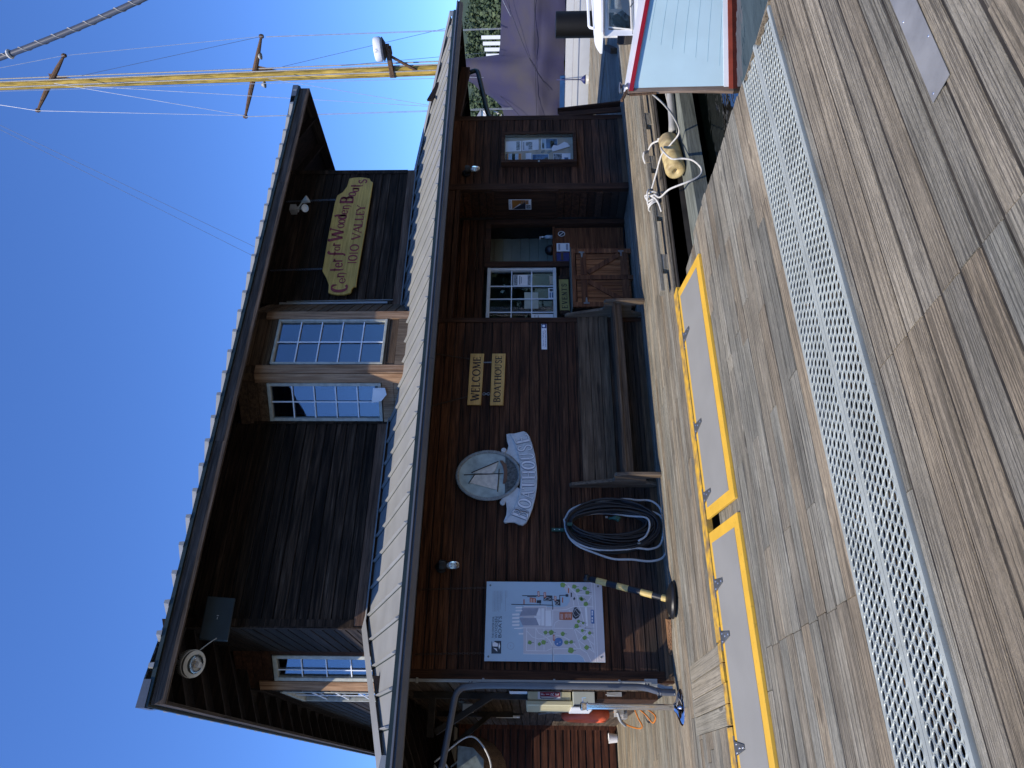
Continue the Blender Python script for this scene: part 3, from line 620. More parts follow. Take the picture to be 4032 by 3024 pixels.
# corner boards and posts
mb=MB(); mb.box(1.085,8.635,0,1.185,8.659,3.36); mb.box(1.062,8.635,0,1.0845,8.735,3.36)
o=mb.build('corner_board','trim',BH)
mb=MB(); mb.box(10.345,8.635,0,10.435,8.659,3.36); mb.box(10.4355,8.635,0,10.458,8.735,3.36); mb.build('corner_board','trim',BH)
mb=MB(); mb.box(5.985,8.625,0,6.06,8.70,3.36); mb.build('trim_post','trim',BH)
mb=MB(); mb.box(8.655,8.625,0,8.785,8.658,3.36); mb.box(8.655,8.66,0,8.70,8.70,2.8); mb.build('trim_post','trim',BH)
mb=MB(); mb.box(6.061,8.632,2.79,8.654,8.698,2.86); 
Fh=face((6.06,8.66),(8.655,8.66)); siding(mb,Fh,0,2.59,2.87,3.36); mb.build('header','trimX',BH)
# alcove
YB=9.38
mb=MB(); Fa=face((6.0,YB),(8.66,YB))
siding(mb,Fa,0,2.66,.02,2.86,.14,holes=[(.05,1.61,1.16,2.39),(1.68,2.55,0,2.34)])
Fr=face((8.66,YB),(8.66,8.70)); siding(mb,Fr,.1,.68,.02,1.2,.13); siding(mb,Fr,.1,.68,2.24,2.86,.13)
Fl=face((6.0,8.7),(6.0,YB)); 
mb.box(6.0,8.70,2.865,8.66,9.40,2.9)
mb.build('alcove_wall','siding',BH)
mb=MB(); mb.box(5.95,8.72,0,5.995,9.4,2.9); mb.box(8.665,8.72,0,8.71,9.4,2.9); mb.build('alcove_core','innerdk',BH)
# framed plywood panel with poster on the return wall
mb=MB(); mb.box(8.645,8.70,1.205,8.66,9.27,2.23); 
mb.box(8.63,8.66,1.16,8.66,9.30,1.2); mb.box(8.63,8.66,2.235,8.66,9.30,2.275); mb.box(8.63,8.64,1.16,8.66,8.66,2.275); mb.box(8.63,9.27,1.2,8.644,9.30,2.235)
mb.build('notice_panel','trim',BH)
# door frame, opened doorway
D=thing('doorway',None,None); D.parent=BH; 
mb=MB(); mb.box(8.53,9.32,0,8.63,9.42,2.40); mb.box(7.59,9.32,0,7.698,9.42,2.40); mb.box(7.698,9.32,2.31,8.53,9.42,2.40)
D2=mb.build('door_frame','trim',BH); bpy.data.objects.remove(D)
mb=MB(); mb.box(7.70,9.43,.02,8.53,9.47,1.2); mb.box(7.70,9.40,1.205,8.53,9.53,1.245)
for z in (.45,.78): mb.box(7.71,9.424,z,8.52,9.429,z+.006)
mb.build('half_door','crateX',D2)
# interior
mb=MB()
Fi=face((5.9,10.25),(9.3,10.25)); siding(mb,Fi,0,3.3,0,2.7,.165,th=.01,gap=.006)
mb.box(5.9,10.265,0,9.3,10.3,2.7)
mb.build('room_back_wall','innerg',BH)
mb=MB(); mb.box(5.92,9.6,0,5.95,11.2,2.7); mb.box(9.0,9.42,0,9.05,11.2,2.7); mb.box(5.9,9.42,2.7,9.05,11.25,2.75); mb.box(5.95,9.43,.01,9,11.2,.03); mb.box(8.02,10.2,0,8.08,10.235,2.7)
mb.build('room_shell','innerdk',BH)
# windows
def window(F,s0,s1,z0,z1,xs,zs,parent=BH,fr='frame',fw_=.05,gl='glass',depth=.05,label=None,mw=.008):
    mb=MB()
    fbox(mb,F,s0,s1,z0,z0+fw_,-.05,depth*.6+.005); fbox(mb,F,s0,s1,z1-fw_,z1,-.05,depth*.6+.005)
    fbox(mb,F,s0,s0+fw_,z0+fw_,z1-fw_,-.05,depth*.6); fbox(mb,F,s1-fw_,s1,z0+fw_,z1-fw_,-.05,depth*.6)
    o=mb.build('window',fr,parent,bevel=.004)
    if label: o['label']=label
    mb=MB()
    for x in xs: fbox(mb,F,x-mw,x+mw,z0+fw_,z1-fw_,-.006,.008)
    for z in zs: fbox(mb,F,s0+fw_,s1-fw_,z-mw,z+mw,-.005,.009)
    mb.build('glazing_bars','muntin',o)
    mb=MB(); fbox(mb,F,s0+fw_-.005,s1-fw_+.005,z0+fw_-.005,z1-fw_+.005,-.022,-.018); mb.build('pane',gl,o)
    return o
lerpn=lambda a,b,n:[a+(b-a)*i/n for i in range(1,n)]
wn=window(Fa,.08,1.585,1.2,2.345,[.426,.691,.956,1.217],[1.605,1.938],fr='alframe',fw_=.055,gl='glassdim',label='wide white framed window beside the open doorway')
mb=MB(); mb.box(5.97,9.60,.9,7.60,9.62,2.7); mb.box(7.60,9.44,.9,7.62,9.62,2.7); mb.build('window_backing','reflback',BH)  # dark olive panel added behind the glass, painting in its dim greenish reflection
# ---- porch roof
ZT,ZE=3.70,3.0; XL,XR,YF=.1,12.05,7.66; UX0,UX1=1.77,9.84
YBk=24.0
eL=[(XL,YF,ZE),(XR,YF,ZE),(XR,YBk,ZE),(XL,YBk,ZE)]; tL=[(UX0,Yu,ZT),(UX1,Yu,ZT),(UX1,YBk,ZT),(UX0,YBk,ZT)]
mb=MB(); d=.03
mb.add([eL[0],eL[1],tL[1],tL[0]],[(0,1,2,3)]); mb.add([eL[3],eL[0],tL[0],tL[3]],[(0,1,2,3)]); mb.add([eL[1],eL[2],tL[2],tL[1]],[(0,1,2,3)])
PR=mb.build('porch_roof','roof',BH)
def ribs(mb,xs,ye,ze,ylim,slope,h=.036,wb=.03,wt=.012,ext=.0):
    for x in xs:
        yt=ylim(x)
        if yt-ye<.08: continue
        zt=ze+slope*(yt-ye); mb.use('roof')
        p=[(x-wb/2,ye-ext,ze+.001),(x+wb/2,ye-ext,ze+.001),(x+wb/2,yt,zt),(x-wb/2,yt,zt),(x-wt/2,ye-ext,ze+h),(x+wt/2,ye-ext,ze+h),(x+wt/2,yt,zt+h),(x-wt/2,yt,zt+h)]
        mb.hexa(p); e_=.013; mb.use('roofdk'); mb.hexa([(x-wb/2-e_,ye-ext,ze-.002),(x-wb/2-.0005,ye-ext,ze-.002),(x-wb/2-.0005,yt,zt-.002),(x-wb/2-e_,yt,zt-.002),(x-wb/2-e_,ye-ext,ze+.004),(x-wb/2-.0005,ye-ext,ze+.004),(x-wb/2-.0005,yt,zt+.004),(x-wb/2-e_,yt,zt+.004)])  # flat dark strip at the rib's foot paints in the seam's shade
sl1=(ZT-ZE)/(Yu-YF)
kL=(Yu-YF)/(UX0-XL); kR=(Yu-YF)/(XR-UX1)
yl=lambda x: min(Yu-.03,YF+(x-XL)*kL-.03,YF+(XR-x)*kR-.03)
for i in range(34):
    mb=MB(); ribs(mb,[.514+.3475*i],YF,ZE,yl,sl1)
    if mb.v: mb.build('roof_rib','roof',PR)
# flashing strips along the wall and the hips
def strip(mb,a,b,off1,off2,hh,t=.004):
    a,b,o1,o2=map(Vector,(a,b,off1,off2)); h=Vector((0,0,hh))
    mb.add([a+h,b+h,b+o2+h,a+o1+h,a+h-Vector((0,0,t)),b+h-Vector((0,0,t)),b+o2+h-Vector((0,0,t)),a+o1+h-Vector((0,0,t))],[(0,3,2,1),(4,5,6,7),(0,1,5,4),(1,2,6,5),(2,3,7,6),(3,0,4,7)])
mb=MB()
def rz(y): return ZE+sl1*(y-YF)
strip(mb,(UX0,Yu-.001,ZT),(UX1,Yu-.001,ZT),(0,-.10,-.10*sl1),(0,-.10,-.10*sl1),.048)
# hip caps: two leaves each
for (c,e,s) in (((UX0,Yu,ZT),(XL,YF,ZE),1),((UX1,Yu,ZT),(XR,YF,ZE),-1)):
    c=Vector(c);e=Vector(e)
    mb.add([c+Vector((0,0,.075)),e+Vector((0,0,.07)),e+Vector((s*.17,0,.048)),c+Vector((s*.17,0,.048)),e+Vector((0,.17,.048)),c+Vector((0,.17,.048))],[(0,1,2,3),(0,5,4,1)])
    mb.add([e+Vector((0,0,.07)),e+Vector((s*.17,0,.048)),e+Vector((s*.17,0,0.0)),e+Vector((0,0,0.0))],[(0,1,2,3)])
mb.build('roof_flashing','roof',PR)
mb=MB(); # closure under hip, dark drip edge
mb.box(XL,YF-.015,2.935,XR,YF+.02,ZE-.004); mb.box(XL-.015,YF+.021,2.935,XL+.02,YBk,ZE-.004); mb.box(XR-.02,YF+.021,2.935,XR+.015,YBk,ZE-.004)
mb.box(UX0+.005,Yu-.022,3.64,UX1-.005,Yu-.012,3.74)
mb.build('drip_edge','roofdk',PR)
prof=[(YF-.02,2.93),(YF-.125,2.935),(YF-.13,2.915),(YF-.105,2.905),(YF-.12,2.885),(YF-.10,2.86),(YF-.08,2.83),(YF-.02,2.83)]
mb=MB(); n_=len(prof)
def gut(x0,x1): 
    vs=[(x0,a,b) for a,b in prof]+[(x1,a,b) for a,b in prof]
    mb.add(vs,[tuple(range(n_)),tuple(range(n_,2*n_))[::-1]]+[(i,n_+i,n_+(i+1)%n_,(i+1)%n_) for i in range(n_)])
gut(XL-.10,4.695); gut(4.70,8.9); gut(8.905,XR+.1)
p2=[(XL-.02-(YF-.02-a),b) for a,b in prof]
vs=[(a,YF+.03,b) for a,b in p2]+[(a,YBk,b) for a,b in p2]; mb.add(vs,[tuple(range(n_))[::-1],tuple(range(n_,2*n_))]+[(i,(i+1)%n_,n_+(i+1)%n_,n_+i) for i in range(n_)])
mb.build('gutter','gutter',PR)
# sheathing underside and rafters
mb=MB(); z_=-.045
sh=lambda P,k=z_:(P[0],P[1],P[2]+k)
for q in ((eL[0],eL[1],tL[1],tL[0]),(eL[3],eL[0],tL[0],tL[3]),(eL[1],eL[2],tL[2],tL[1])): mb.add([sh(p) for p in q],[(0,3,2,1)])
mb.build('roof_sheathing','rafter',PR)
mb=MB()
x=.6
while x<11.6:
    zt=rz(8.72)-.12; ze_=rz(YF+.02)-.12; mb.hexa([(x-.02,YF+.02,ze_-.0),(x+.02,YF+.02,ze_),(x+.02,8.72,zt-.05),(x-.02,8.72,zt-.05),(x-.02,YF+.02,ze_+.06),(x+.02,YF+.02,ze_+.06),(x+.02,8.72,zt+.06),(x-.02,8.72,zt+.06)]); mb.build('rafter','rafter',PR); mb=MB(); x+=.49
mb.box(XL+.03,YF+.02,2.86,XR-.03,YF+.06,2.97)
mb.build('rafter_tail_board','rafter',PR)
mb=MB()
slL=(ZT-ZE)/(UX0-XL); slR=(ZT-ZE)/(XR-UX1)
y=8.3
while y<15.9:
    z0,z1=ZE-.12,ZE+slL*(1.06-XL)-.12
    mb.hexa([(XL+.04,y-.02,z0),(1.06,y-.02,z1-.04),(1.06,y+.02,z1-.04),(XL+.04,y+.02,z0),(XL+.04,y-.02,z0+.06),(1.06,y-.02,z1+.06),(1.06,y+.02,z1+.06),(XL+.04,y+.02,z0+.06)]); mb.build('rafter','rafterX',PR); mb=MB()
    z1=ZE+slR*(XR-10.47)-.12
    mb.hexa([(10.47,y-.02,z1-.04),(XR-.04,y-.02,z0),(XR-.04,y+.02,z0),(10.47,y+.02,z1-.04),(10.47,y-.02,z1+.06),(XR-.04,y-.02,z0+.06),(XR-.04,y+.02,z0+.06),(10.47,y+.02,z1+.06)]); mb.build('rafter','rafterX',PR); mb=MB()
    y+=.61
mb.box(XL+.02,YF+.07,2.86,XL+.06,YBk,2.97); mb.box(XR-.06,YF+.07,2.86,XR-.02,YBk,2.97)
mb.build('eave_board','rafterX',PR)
# right hand outriggers
for y in (8.75,10.6):
    mb=MB(); mb.beam((10.46,y,2.98),(11.9,y,2.86),.12,.16); mb.build('roof_bracket','trimX',BH)
# dark knee braces on the left side wall
for y in (9.75,12.3):
    mb=MB(); mb.box(.99,y-.04,1.65+(y>10)*.25,1.06,y+.04,3.1); mb.box(.55,y-.04,2.82,.99,y+.04,2.90); mb.beam((1.03,y,2.1+(y>10)*.15),(.6,y,2.80),.07,.09,(0,1,0)); mb.build('knee_brace','under',BH)
# downspouts and conduit
mb=MB()
def elbow(P,r,n=10,**k): mb.tube(P,r,n,**k)
def rnd(P,rr=.12,n=5):
    out=[Vector(P[0])]
    for i in range(1,len(P)-1):
        a,b,c=map(Vector,P[i-1:i+2]); u1=(a-b).normalized()*min(rr,(a-b).length*.45); u2=(c-b).normalized()*min(rr,(c-b).length*.45)
        for k in range(n+1):
            t=k/n; out.append((b+u1)*(1-t)**2+b*2*t*(1-t)+(b+u2)*t*t)
    out.append(Vector(P[-1])); return out
mb.tube(rnd([(.02,8.12,2.84),(.10,8.45,2.56),(.97,8.50,2.44),(1.005,8.52,2.2),(1.008,8.52,.36),(.95,8.49,.19),(.95,8.49,.03)]),.036,12)
for z in (2.3,2.27,.34,.31,.22,.19): mb.lathe([(.039,-.006),(.042,0),(.039,.006)],(1.006 if z>.3 else .955,8.52 if z>.3 else 8.495,z),n=12)
mb.build('downspout','down',BH,smooth=True,auto=True)
mb=MB(); mb.tube(rnd([(12.0,8.9,2.84),(12.10,8.9,2.66),(10.85,8.9,2.42),(10.52,8.85,2.3),(10.52,8.85,.2)]),.045,12); mb.build('downspout','roofdk',BH,smooth=True)
mb=MB(); mb.tube([(1.06,8.60,z) for z in (3.1,2.4,1.6,.9,.3)],.017,10)
for z in (2.9,2.15,1.35,.62): mb.box(1.033,8.58,z-.01,1.087,8.632,z+.012)
mb.box(1.02,8.58,.20,1.10,8.63,.34); mb.tube([(1.03,8.56,.2),(1.0,8.52,.12),(1.0,8.50,.05)],.02,8)
mb.build('electrical_conduit','conduit',BH,smooth=False)
# base board
for a_,b_ in ((1.09,5.98),(8.79,10.34)): mb=MB(); mb.box(a_,8.62,.001,b_,8.636,.09); mb.build('base_board','bench',BH)
# ---- rear wing with lit red siding
mb=MB(); Fw=face((-7,15.0),(1.09,15.0))
z=0.02
while z<3.0:
    a,b_=0,8.05; fbox(mb,Fw,a,b_,z+.016,z+.13,-.02,.016); z+=.142
WG=thing('rear_wing','red brown timber wing of the boathouse behind its left corner, half in sunlight','building wing',(-7,15,0))
mb.build('wall','redwall',WG)
mb=MB(); mb.box(-7,15.02,0,1.09,15.1,3.05); mb.build('wall_core','under',WG)
mb=MB(); mb.box(1.0,14.965,0,1.088,14.983,3.0); mb.build('corner_board','redwall',WG)
mb=MB(); mb.hexa([(-7.2,14.6,3.02),(1.0,14.6,3.02),(1.0,18,3.02),(-7.2,18,3.02),(-7.2,14.6,3.08),(1.0,14.6,3.08),(1.0,18,3.5),(-7.2,18,3.5)]); mb.build('roof','roof',WG)
# ---- upper storey
FU=face((UX0,Yu),(4.66,Yu)); FU2=face((6.81,Yu),(UX1,Yu))
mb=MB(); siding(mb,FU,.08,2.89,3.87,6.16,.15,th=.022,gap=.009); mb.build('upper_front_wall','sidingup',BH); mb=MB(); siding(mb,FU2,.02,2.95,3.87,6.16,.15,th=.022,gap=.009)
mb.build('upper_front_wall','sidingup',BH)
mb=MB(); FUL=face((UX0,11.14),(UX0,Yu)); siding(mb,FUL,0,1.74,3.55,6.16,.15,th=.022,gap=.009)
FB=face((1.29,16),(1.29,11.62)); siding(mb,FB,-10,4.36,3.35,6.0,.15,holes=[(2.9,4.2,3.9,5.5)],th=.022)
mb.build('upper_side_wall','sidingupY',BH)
mb=MB(); mb.box(UX0+.005,Yu-.028,3.62,4.70,Yu-.001,3.87); mb.build('skirt_board','cedarX',BH); mb=MB(); mb.box(6.79,Yu-.028,3.62,UX1+.0,Yu-.001,3.87); mb.build('skirt_board','cedarX',BH)
mb=MB(); mb.box(UX0-.005,Yu-.035,3.875,UX0+.085,Yu-.001,6.16); mb.box(UX0-.025,Yu-.035,3.6,UX0-.006,Yu+.07,6.16); mb.build('corner_board','sidingup',BH)
mb=MB(); mb.box(UX1-.085,Yu-.035,3.875,UX1+.005,Yu-.001,6.16); mb.build('corner_board','sidingup',BH)
# front bay
BX0,BX1,BY=5.20,6.272,8.79
Ff=face((BX0,BY),(BX1,BY)); Fs=face((BX0-.55,BY+.55),(BX0,BY)); Fq=face((BX1,BY),(BX1+.55,BY+.55))
sl_=Fs.len
mb=MB()
siding(mb,Ff,.13,.95,5.44,5.9,.15,th=.015); siding(mb,Ff,.13,.95,3.45,3.77,.14,th=.015)
siding(mb,Fs,0,sl_-.12,5.46,5.92,.15,th=.015); siding(mb,Fq,0,sl_,3.4,5.92,.15,th=.015)
fbox(mb,Ff,.0,Ff.len,5.46,5.91,-.06,-.001); fbox(mb,Ff,0,Ff.len,3.4,3.76,-.06,-.001); fbox(mb,Fs,0,sl_,5.46,5.91,-.06,-.001); fbox(mb,Fs,0,sl_,3.4,3.78,-.06,-.001); fbox(mb,Fq,0,sl_,3.4,5.91,-.06,-.001)
BAY=mb.build('bay','bench',BH)
mb=MB(); fbox(mb,Ff,-.005,.128,3.42,5.63,.0,.03); mb.build('bay_post','cedar',BAY)
mb=MB(); fbox(mb,Fs,sl_-.13,sl_+.002,3.40,5.63,.0,.028); mb.build('bay_post','cedar',BAY)
mb=MB(); fbox(mb,Ff,.945,Ff.len+.005,3.42,5.63,.0,.03); mb.build('bay_post','cedar',BAY)
mb=MB(); fbox(mb,Ff,.129,.944,3.42,3.60,.018,.026); mb.build('bay_sill_board','benchY',BAY)
mb=MB(); fbox(mb,Fs,.02,sl_-.131,3.61,3.775,.0,.022); mb.build('bay_sill_board','cedar',BAY); mb=MB(); fbox(mb,Fs,.02,sl_-.131,3.40,3.605,.0,.02); mb.build('bay_sill_board','cedar',BAY)
def rowsz(a,b,n): return lerpn(a,b,n)
window(Ff,.145,.935,3.775,5.43,[.54],rowsz(3.81,5.40,5),BAY,label='tall front window of the upper bay with two columns of panes',fw_=.035)
window(Fs,.06,sl_-.14,3.79,5.46,[(.06+sl_-.14)/2],rowsz(3.83,5.42,5),BAY,label='narrow slanted window on the left side of the upper bay',fw_=.045)
mb=MB(); fbox(mb,Fs,.02,.05,3.6,5.7,0,.03); mb.build('bay_corner_board','sidingup',BAY)
# hanging loose flashing paper and strips
mb=MB(); mb.add([(4.85,9.04,3.93),(5.02,8.90,3.90),(5.0,8.86,3.72),(4.93,8.93,3.70),(4.86,9.0,3.78)],[(0,1,2,3,4)]); mb.build('torn_house_wrap','paper',BAY)
mb=MB(); mb.beam((6.84,9.30,3.95),(6.83,9.31,5.72),.035,.02,(0,1,0)); mb.beam((6.88,9.285,3.86),(6.86,9.30,5.6),.006,.03,(0,1,0)); mb.build('loose_trim_strip','conduit',BAY)
mb=MB(); mb.box(BX0-.48,9.31,3.6,BX0-.40,9.335,6.0); mb.build('corner_board','sidingup',BAY)
# window sills etc. under the bay: dark interior
mb=MB(); mb.box(4.75,9.9,3.6,6.75,9.95,6.1); mb.box(4.6,9.4,5.6,6.9,9.95,5.65); mb.box(4.7,9.42,3.6,4.75,9.9,6.1); mb.box(6.75,9.42,3.6,6.8,9.9,6.1); mb.build('bay_interior','inner',BAY)
mb=MB(); mb.box(5.55,9.88,4.35,6.0,9.895,5.0); mb.build('picture_frame','innerdk',BAY); mb=MB(); mb.box(5.6,9.872,4.4,5.95,9.878,4.95); mb.build('picture','paper',BAY)
# left bay
Fb=face((1.29,11.62),(1.77,11.14)); lb=Fb.len
mb=MB(); siding(mb,Fb,.12,lb,5.52,6.1,.15,th=.012); fbox(mb,Fb,0,lb,5.5,6.1,-.05,-.001); fbox(mb,Fb,0,lb,3.3,3.8,-.05,-.001); siding(mb,Fb,.12,lb,3.3,3.82,.15,th=.012)
fbox(mb,Fb,lb-.07,lb,3.8,5.52,0,.02)
LB=mb.build('side_bay','trimX',BH)
mb=MB(); fbox(mb,Fb,-.005,.148,3.2,5.74,.0,.03); mb.build('bay_post','cedar',LB)
window(Fb,.16,lb-.075,3.6,5.5,[.34],rowsz(3.2,5.45,6)[1:],LB,label='pale framed window of the left corner bay',fw_=.06)
window(FB,2.92,4.18,3.9,5.5,[3.55],rowsz(3.95,5.45,4),LB,label='window on the left side seen edge on',fw_=.06)
mb=MB(); mb.box(1.5,12.1,3.4,2.5,12.15,5.9); mb.box(2.5,11.2,3.4,2.55,12.1,5.9); mb.build('bay_interior','inner',LB)
# ---- upper roof
ax0,ax1,ay0,ay1=.74,10.87,8.31,28.0; ZU=5.80; su=.41
hh_=(ax1-ax0)/2; rise=hh_*su
mb=MB(); c=[(ax0,ay0,ZU),(ax1,ay0,ZU),(ax1,ay1,ZU),(ax0,ay1,ZU)]; h=hh_
r1=(ax0+h,ay0+h,ZU+rise); r2=(ax0+h,ay1-h,ZU+rise)
mb.add([c[0],c[1],r1],[(0,1,2)]); mb.add([c[1],c[2],r2,r1],[(0,1,2,3)]); mb.add([c[2],c[3],r2],[(0,1,2)]); mb.add([c[3],c[0],r1,r2],[(0,1,2,3)])
UR=mb.build('upper_roof','roof',BH)
xs=[3.208+.3435*i for i in range(-7,23)]
for x in xs:
    if ax0+.15<x<ax1-.1: mb=MB(); ribs(mb,[x],ay0-.03,ZU-.008,lambda x:min(ay0+h,ay0+min(x-ax0,ax1-x)),su,h=.062,wb=.055,wt=.04); mb.build('roof_rib','roof',UR)
for i in range(57):
    y=ay0+.25+.3435*i; 
    if y>ay1-.3: break
    mb=MB(); xt=ax0+min(y-ay0,ay1-y,h)-.03; zt=ZU+su*(xt-ax0); H_=.05
    mb.hexa([(ax0-.02,y-.03,ZU),(xt,y-.03,zt),(xt,y+.03,zt),(ax0-.02,y+.03,ZU),(ax0-.02,y-.02,ZU+H_),(xt,y-.02,zt+H_),(xt,y+.02,zt+H_),(ax0-.02,y+.02,ZU+H_)])
    mb.build('roof_rib','roof',UR)
mb=MB(); # hip caps
for cx,s in ((ax0,1),(ax1,-1)):
    e=Vector((cx,ay0,ZU)); t=Vector((cx+s*h,ay0+h,ZU+rise)); 
    mb.add([t+Vector((0,0,.09)),e+Vector((-s*.03,-.03,.08)),e+Vector((s*.26,-.03,.066)),t+Vector((s*.2,0,.06)),e+Vector((-s*.03,.26,.066)),t+Vector((0,.2,.06))],[(0,1,2,3),(0,5,4,1)])
    mb.add([e+Vector((-s*.03,-.03,.08)),e+Vector((s*.26,-.03,.066)),e+Vector((s*.26,-.03,-.02)),e+Vector((-s*.03,-.03,-.02)),e+Vector((-s*.03,.26,.066)),e+Vector((-s*.03,.26,-.02))],[(0,3,2,1),(0,4,5,3)])
mb.build('hip_cap','gutter',UR)
mb=MB(); mb.box(ax0-.02,ay0-.02,ZU-.05,ax1+.02,ay0+.01,ZU-.006); mb.box(ax0-.02,ay0+.011,ZU-.05,ax0+.01,ay1,ZU-.006); mb.box(ax1-.01,ay0+.011,ZU-.05,ax1+.02,ay1,ZU-.006); mb.build('drip_edge','roofdk',UR)
mb=MB(); 
for a,b_ in ((ax0+.01,3.9),(3.903,8.55),(8.553,ax1-.01)): mb.box(a,ay0+.012,5.585,b_,ay0+.05,ZU-.052)
mb.build('fascia_board','fascia',UR)
mb=MB(); mb.box(ax0+.012,ay0+.052,5.585,ax0+.05,ay1,ZU-.052); mb.build('side_fascia_board','fasciaY',UR)
mb=MB(); mb.box(ax1-.05,ay0+.052,5.585,ax1-.012,ay1,ZU-.052); mb.build('side_fascia_board','fasciaY',UR)
mb=MB(); k=-.04
cc=[sh(p,k) for p in c]; q1,q2=sh(r1,k),sh(r2,k)
mb.add([cc[0],cc[1],q1],[(2,1,0)]); mb.add([cc[1],cc[2],q2,q1],[(3,2,1,0)]); mb.add([cc[3],cc[0],q1,q2],[(3,2,1,0)])
mb.build('roof_sheathing','rafterX',UR)
mb=MB(); x=1.35
while x<10.6:
    z0=ZU+su*.05-.20; z1=ZU+su*1.05-.20
    mb.hexa([(x-.02,ay0+.05,z0),(x+.02,ay0+.05,z0),(x+.02,Yu,z1),(x-.02,Yu,z1),(x-.02,ay0+.05,z0+.14),(x+.02,ay0+.05,z0+.14),(x+.02,Yu,z1+.14),(x-.02,Yu,z1+.14)]); mb.build('rafter','rafter',UR); mb=MB(); x+=.61
mb=MB(); y=8.95
while y<27.5:
    xe=UX0 if y<11.2 else (1.29 if y>11.65 else 1.6); z0=ZU+su*.05-.20; z1=ZU+su*(xe-ax0)-.20
    for a_,b_,za,zb in ((ax0+.05,xe,z0,z1),): mb.hexa([(a_,y-.02,za),(b_,y-.02,zb),(b_,y+.02,zb),(a_,y+.02,za),(a_,y-.02,za+.14),(b_,y-.02,zb+.14),(b_,y+.02,zb+.14),(a_,y+.02,za+.14)]); mb.build('rafter','rafterX',UR); mb=MB()
    mb.hexa([(UX1,y-.02,z1),(ax1-.05,y-.02,z0),(ax1-.05,y+.02,z0),(UX1,y+.02,z1),(UX1,y-.02,z1+.14),(ax1-.05,y-.02,z0+.14),(ax1-.05,y+.02,z0+.14),(UX1,y+.02,z1+.14)])
    if y<13: mb.build('rafter','rafterX',UR)
    mb=MB(); y+=.61
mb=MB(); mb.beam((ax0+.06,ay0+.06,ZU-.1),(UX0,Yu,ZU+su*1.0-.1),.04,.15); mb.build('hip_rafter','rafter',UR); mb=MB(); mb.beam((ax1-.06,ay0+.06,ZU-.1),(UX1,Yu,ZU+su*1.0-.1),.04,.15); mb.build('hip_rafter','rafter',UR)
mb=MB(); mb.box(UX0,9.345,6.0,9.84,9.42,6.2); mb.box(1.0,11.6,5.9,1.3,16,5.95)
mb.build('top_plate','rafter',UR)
mb=MB(); # dark inside skins so no sky shows through
mb.box(1.86,9.5,5.95,9.7,15.8,6.0); mb.build('upper_ceiling','innerdk',BH)
mb=MB(); mb.box(1.09,15.2,0,10.4,15.25,3.3); mb.box(1.3,15.9,3.3,9.84,15.95,6.1); mb.build('back_wall','under',BH)
# ================================================================ things on and around the wall
XZ=lambda Y:(lambda u,v,d:(u,Y-d,v))
def chain(mb,a,b,link=.035,r=.0035,sag=0):
    a=Vector(a);b=Vector(b);n=max(2,int((b-a).length/(link*.75)))
    d=(b-a)/n; ax=d.normalized(); s1=ax.cross(Vector((0,1,0)));
    if s1.length<.1: s1=ax.cross(Vector((1,0,0)))
    s1.normalize(); s2=ax.cross(s1)
    for i in range(n):
        c=a+d*(i+.5)+Vector((0,0,-sag*math.sin(math.pi*(i+.5)/n))); sd_=s1 if i%2 else s2
        mb.tube([c+ax*math.cos(t)*link*.55+sd_*math.sin(t)*link*.28 for t in [2*math.pi*k/10 for k in range(10)]],r,5,closed=True)
# ---- main sign
t=thing('hanging_sign','carved yellow sign reading Center for Wooden Boats 1010 VALLEY on the upper wall','sign',(8.3,9.24,4.46))
mb=MB(); mb.prism(SIGN_OUT,XZ(9.24),-.03,.0); mb.build('board','signold',t,bevel=.004)
mb=MB()
for c,q in SIGN_G: glyph(mb,c,q,XZ(9.24),.001,.004,1.6)
for c,q in SIGN_N: glyph(mb,c,q,XZ(9.24),.001,.004,1.45)
mb.build('lettering','maroon',t)
mb=MB(); chain(mb,(7.50,9.25,5.09),(7.50,9.29,5.98),.05,.005); mb.build('chain','wiredk',t); mb=MB(); chain(mb,(9.06,9.25,5.08),(9.06,9.29,5.98),.05,.005); mb.build('chain','wiredk',t)
# ---- twin floodlight
t=thing('twin_floodlight','pair of small pale bullet floodlights under the upper eave beside the carved sign','floodlight',(8.5,8.9,5.62))
mb=MB(); mb.box(8.45,8.85,5.60,8.57,8.97,5.70); mb.lathe([(.05,0),(.05,.03)],(8.51,8.91,5.57),n=14); mb.build('mount','galvbox',t)
for c,ax in (((8.60,8.84,5.50),(.35,-.25,-.8)),((8.42,8.80,5.47),(-.35,-.45,-.6))):
    mb=MB(); mb.lathe([(.022,0),(.03,.02),(.05,.07),(.066,.11),(.066,.12),(.058,.12),(.05,.10)],c,ax,n=20); mb.tube([(8.51,8.91,5.59),c],.012,8); mb.build('lamp_head','lampw',t,smooth=True,auto=True)
# ---- speaker box and dome camera light under eave
t=thing('speaker_panel','large flat dark teal panel box under the upper eave at the left corner','speaker',(1.78,8.9,5.3))
def obox(mb,c,ux,uy,uz,hx,hy,hz):
    c,ux,uy,uz=map(Vector,(c,ux,uy,uz)); p=[]
    for k in (-1,1):
        for i,j in ((-1,-1),(1,-1),(1,1),(-1,1)): p.append(c+ux*hx*i+uy*hy*j+uz*hz*k)
    mb.hexa(p)
mb=MB(); obox(mb,(1.775,8.93,5.47),(1,0,.02),(0,.94,.34),(0,-.34,.94),.255,.04,.165); mb.build('case','speaker',t,bevel=.008)
mb=MB(); obox(mb,(1.775,8.885,5.455),(1,0,.02),(0,.94,.34),(0,-.34,.94),.014,.003,.004); obox(mb,(1.805,8.885,5.455),(1,0,.02),(0,.94,.34),(0,-.34,.94),.004,.003,.012); mb.build('badge','conduit',t)
mb=MB(); mb.box(1.60,8.96,5.55,1.64,9.3,5.60); mb.box(1.9,8.96,5.55,1.94,9.3,5.60); mb.build('bracket','under',t)
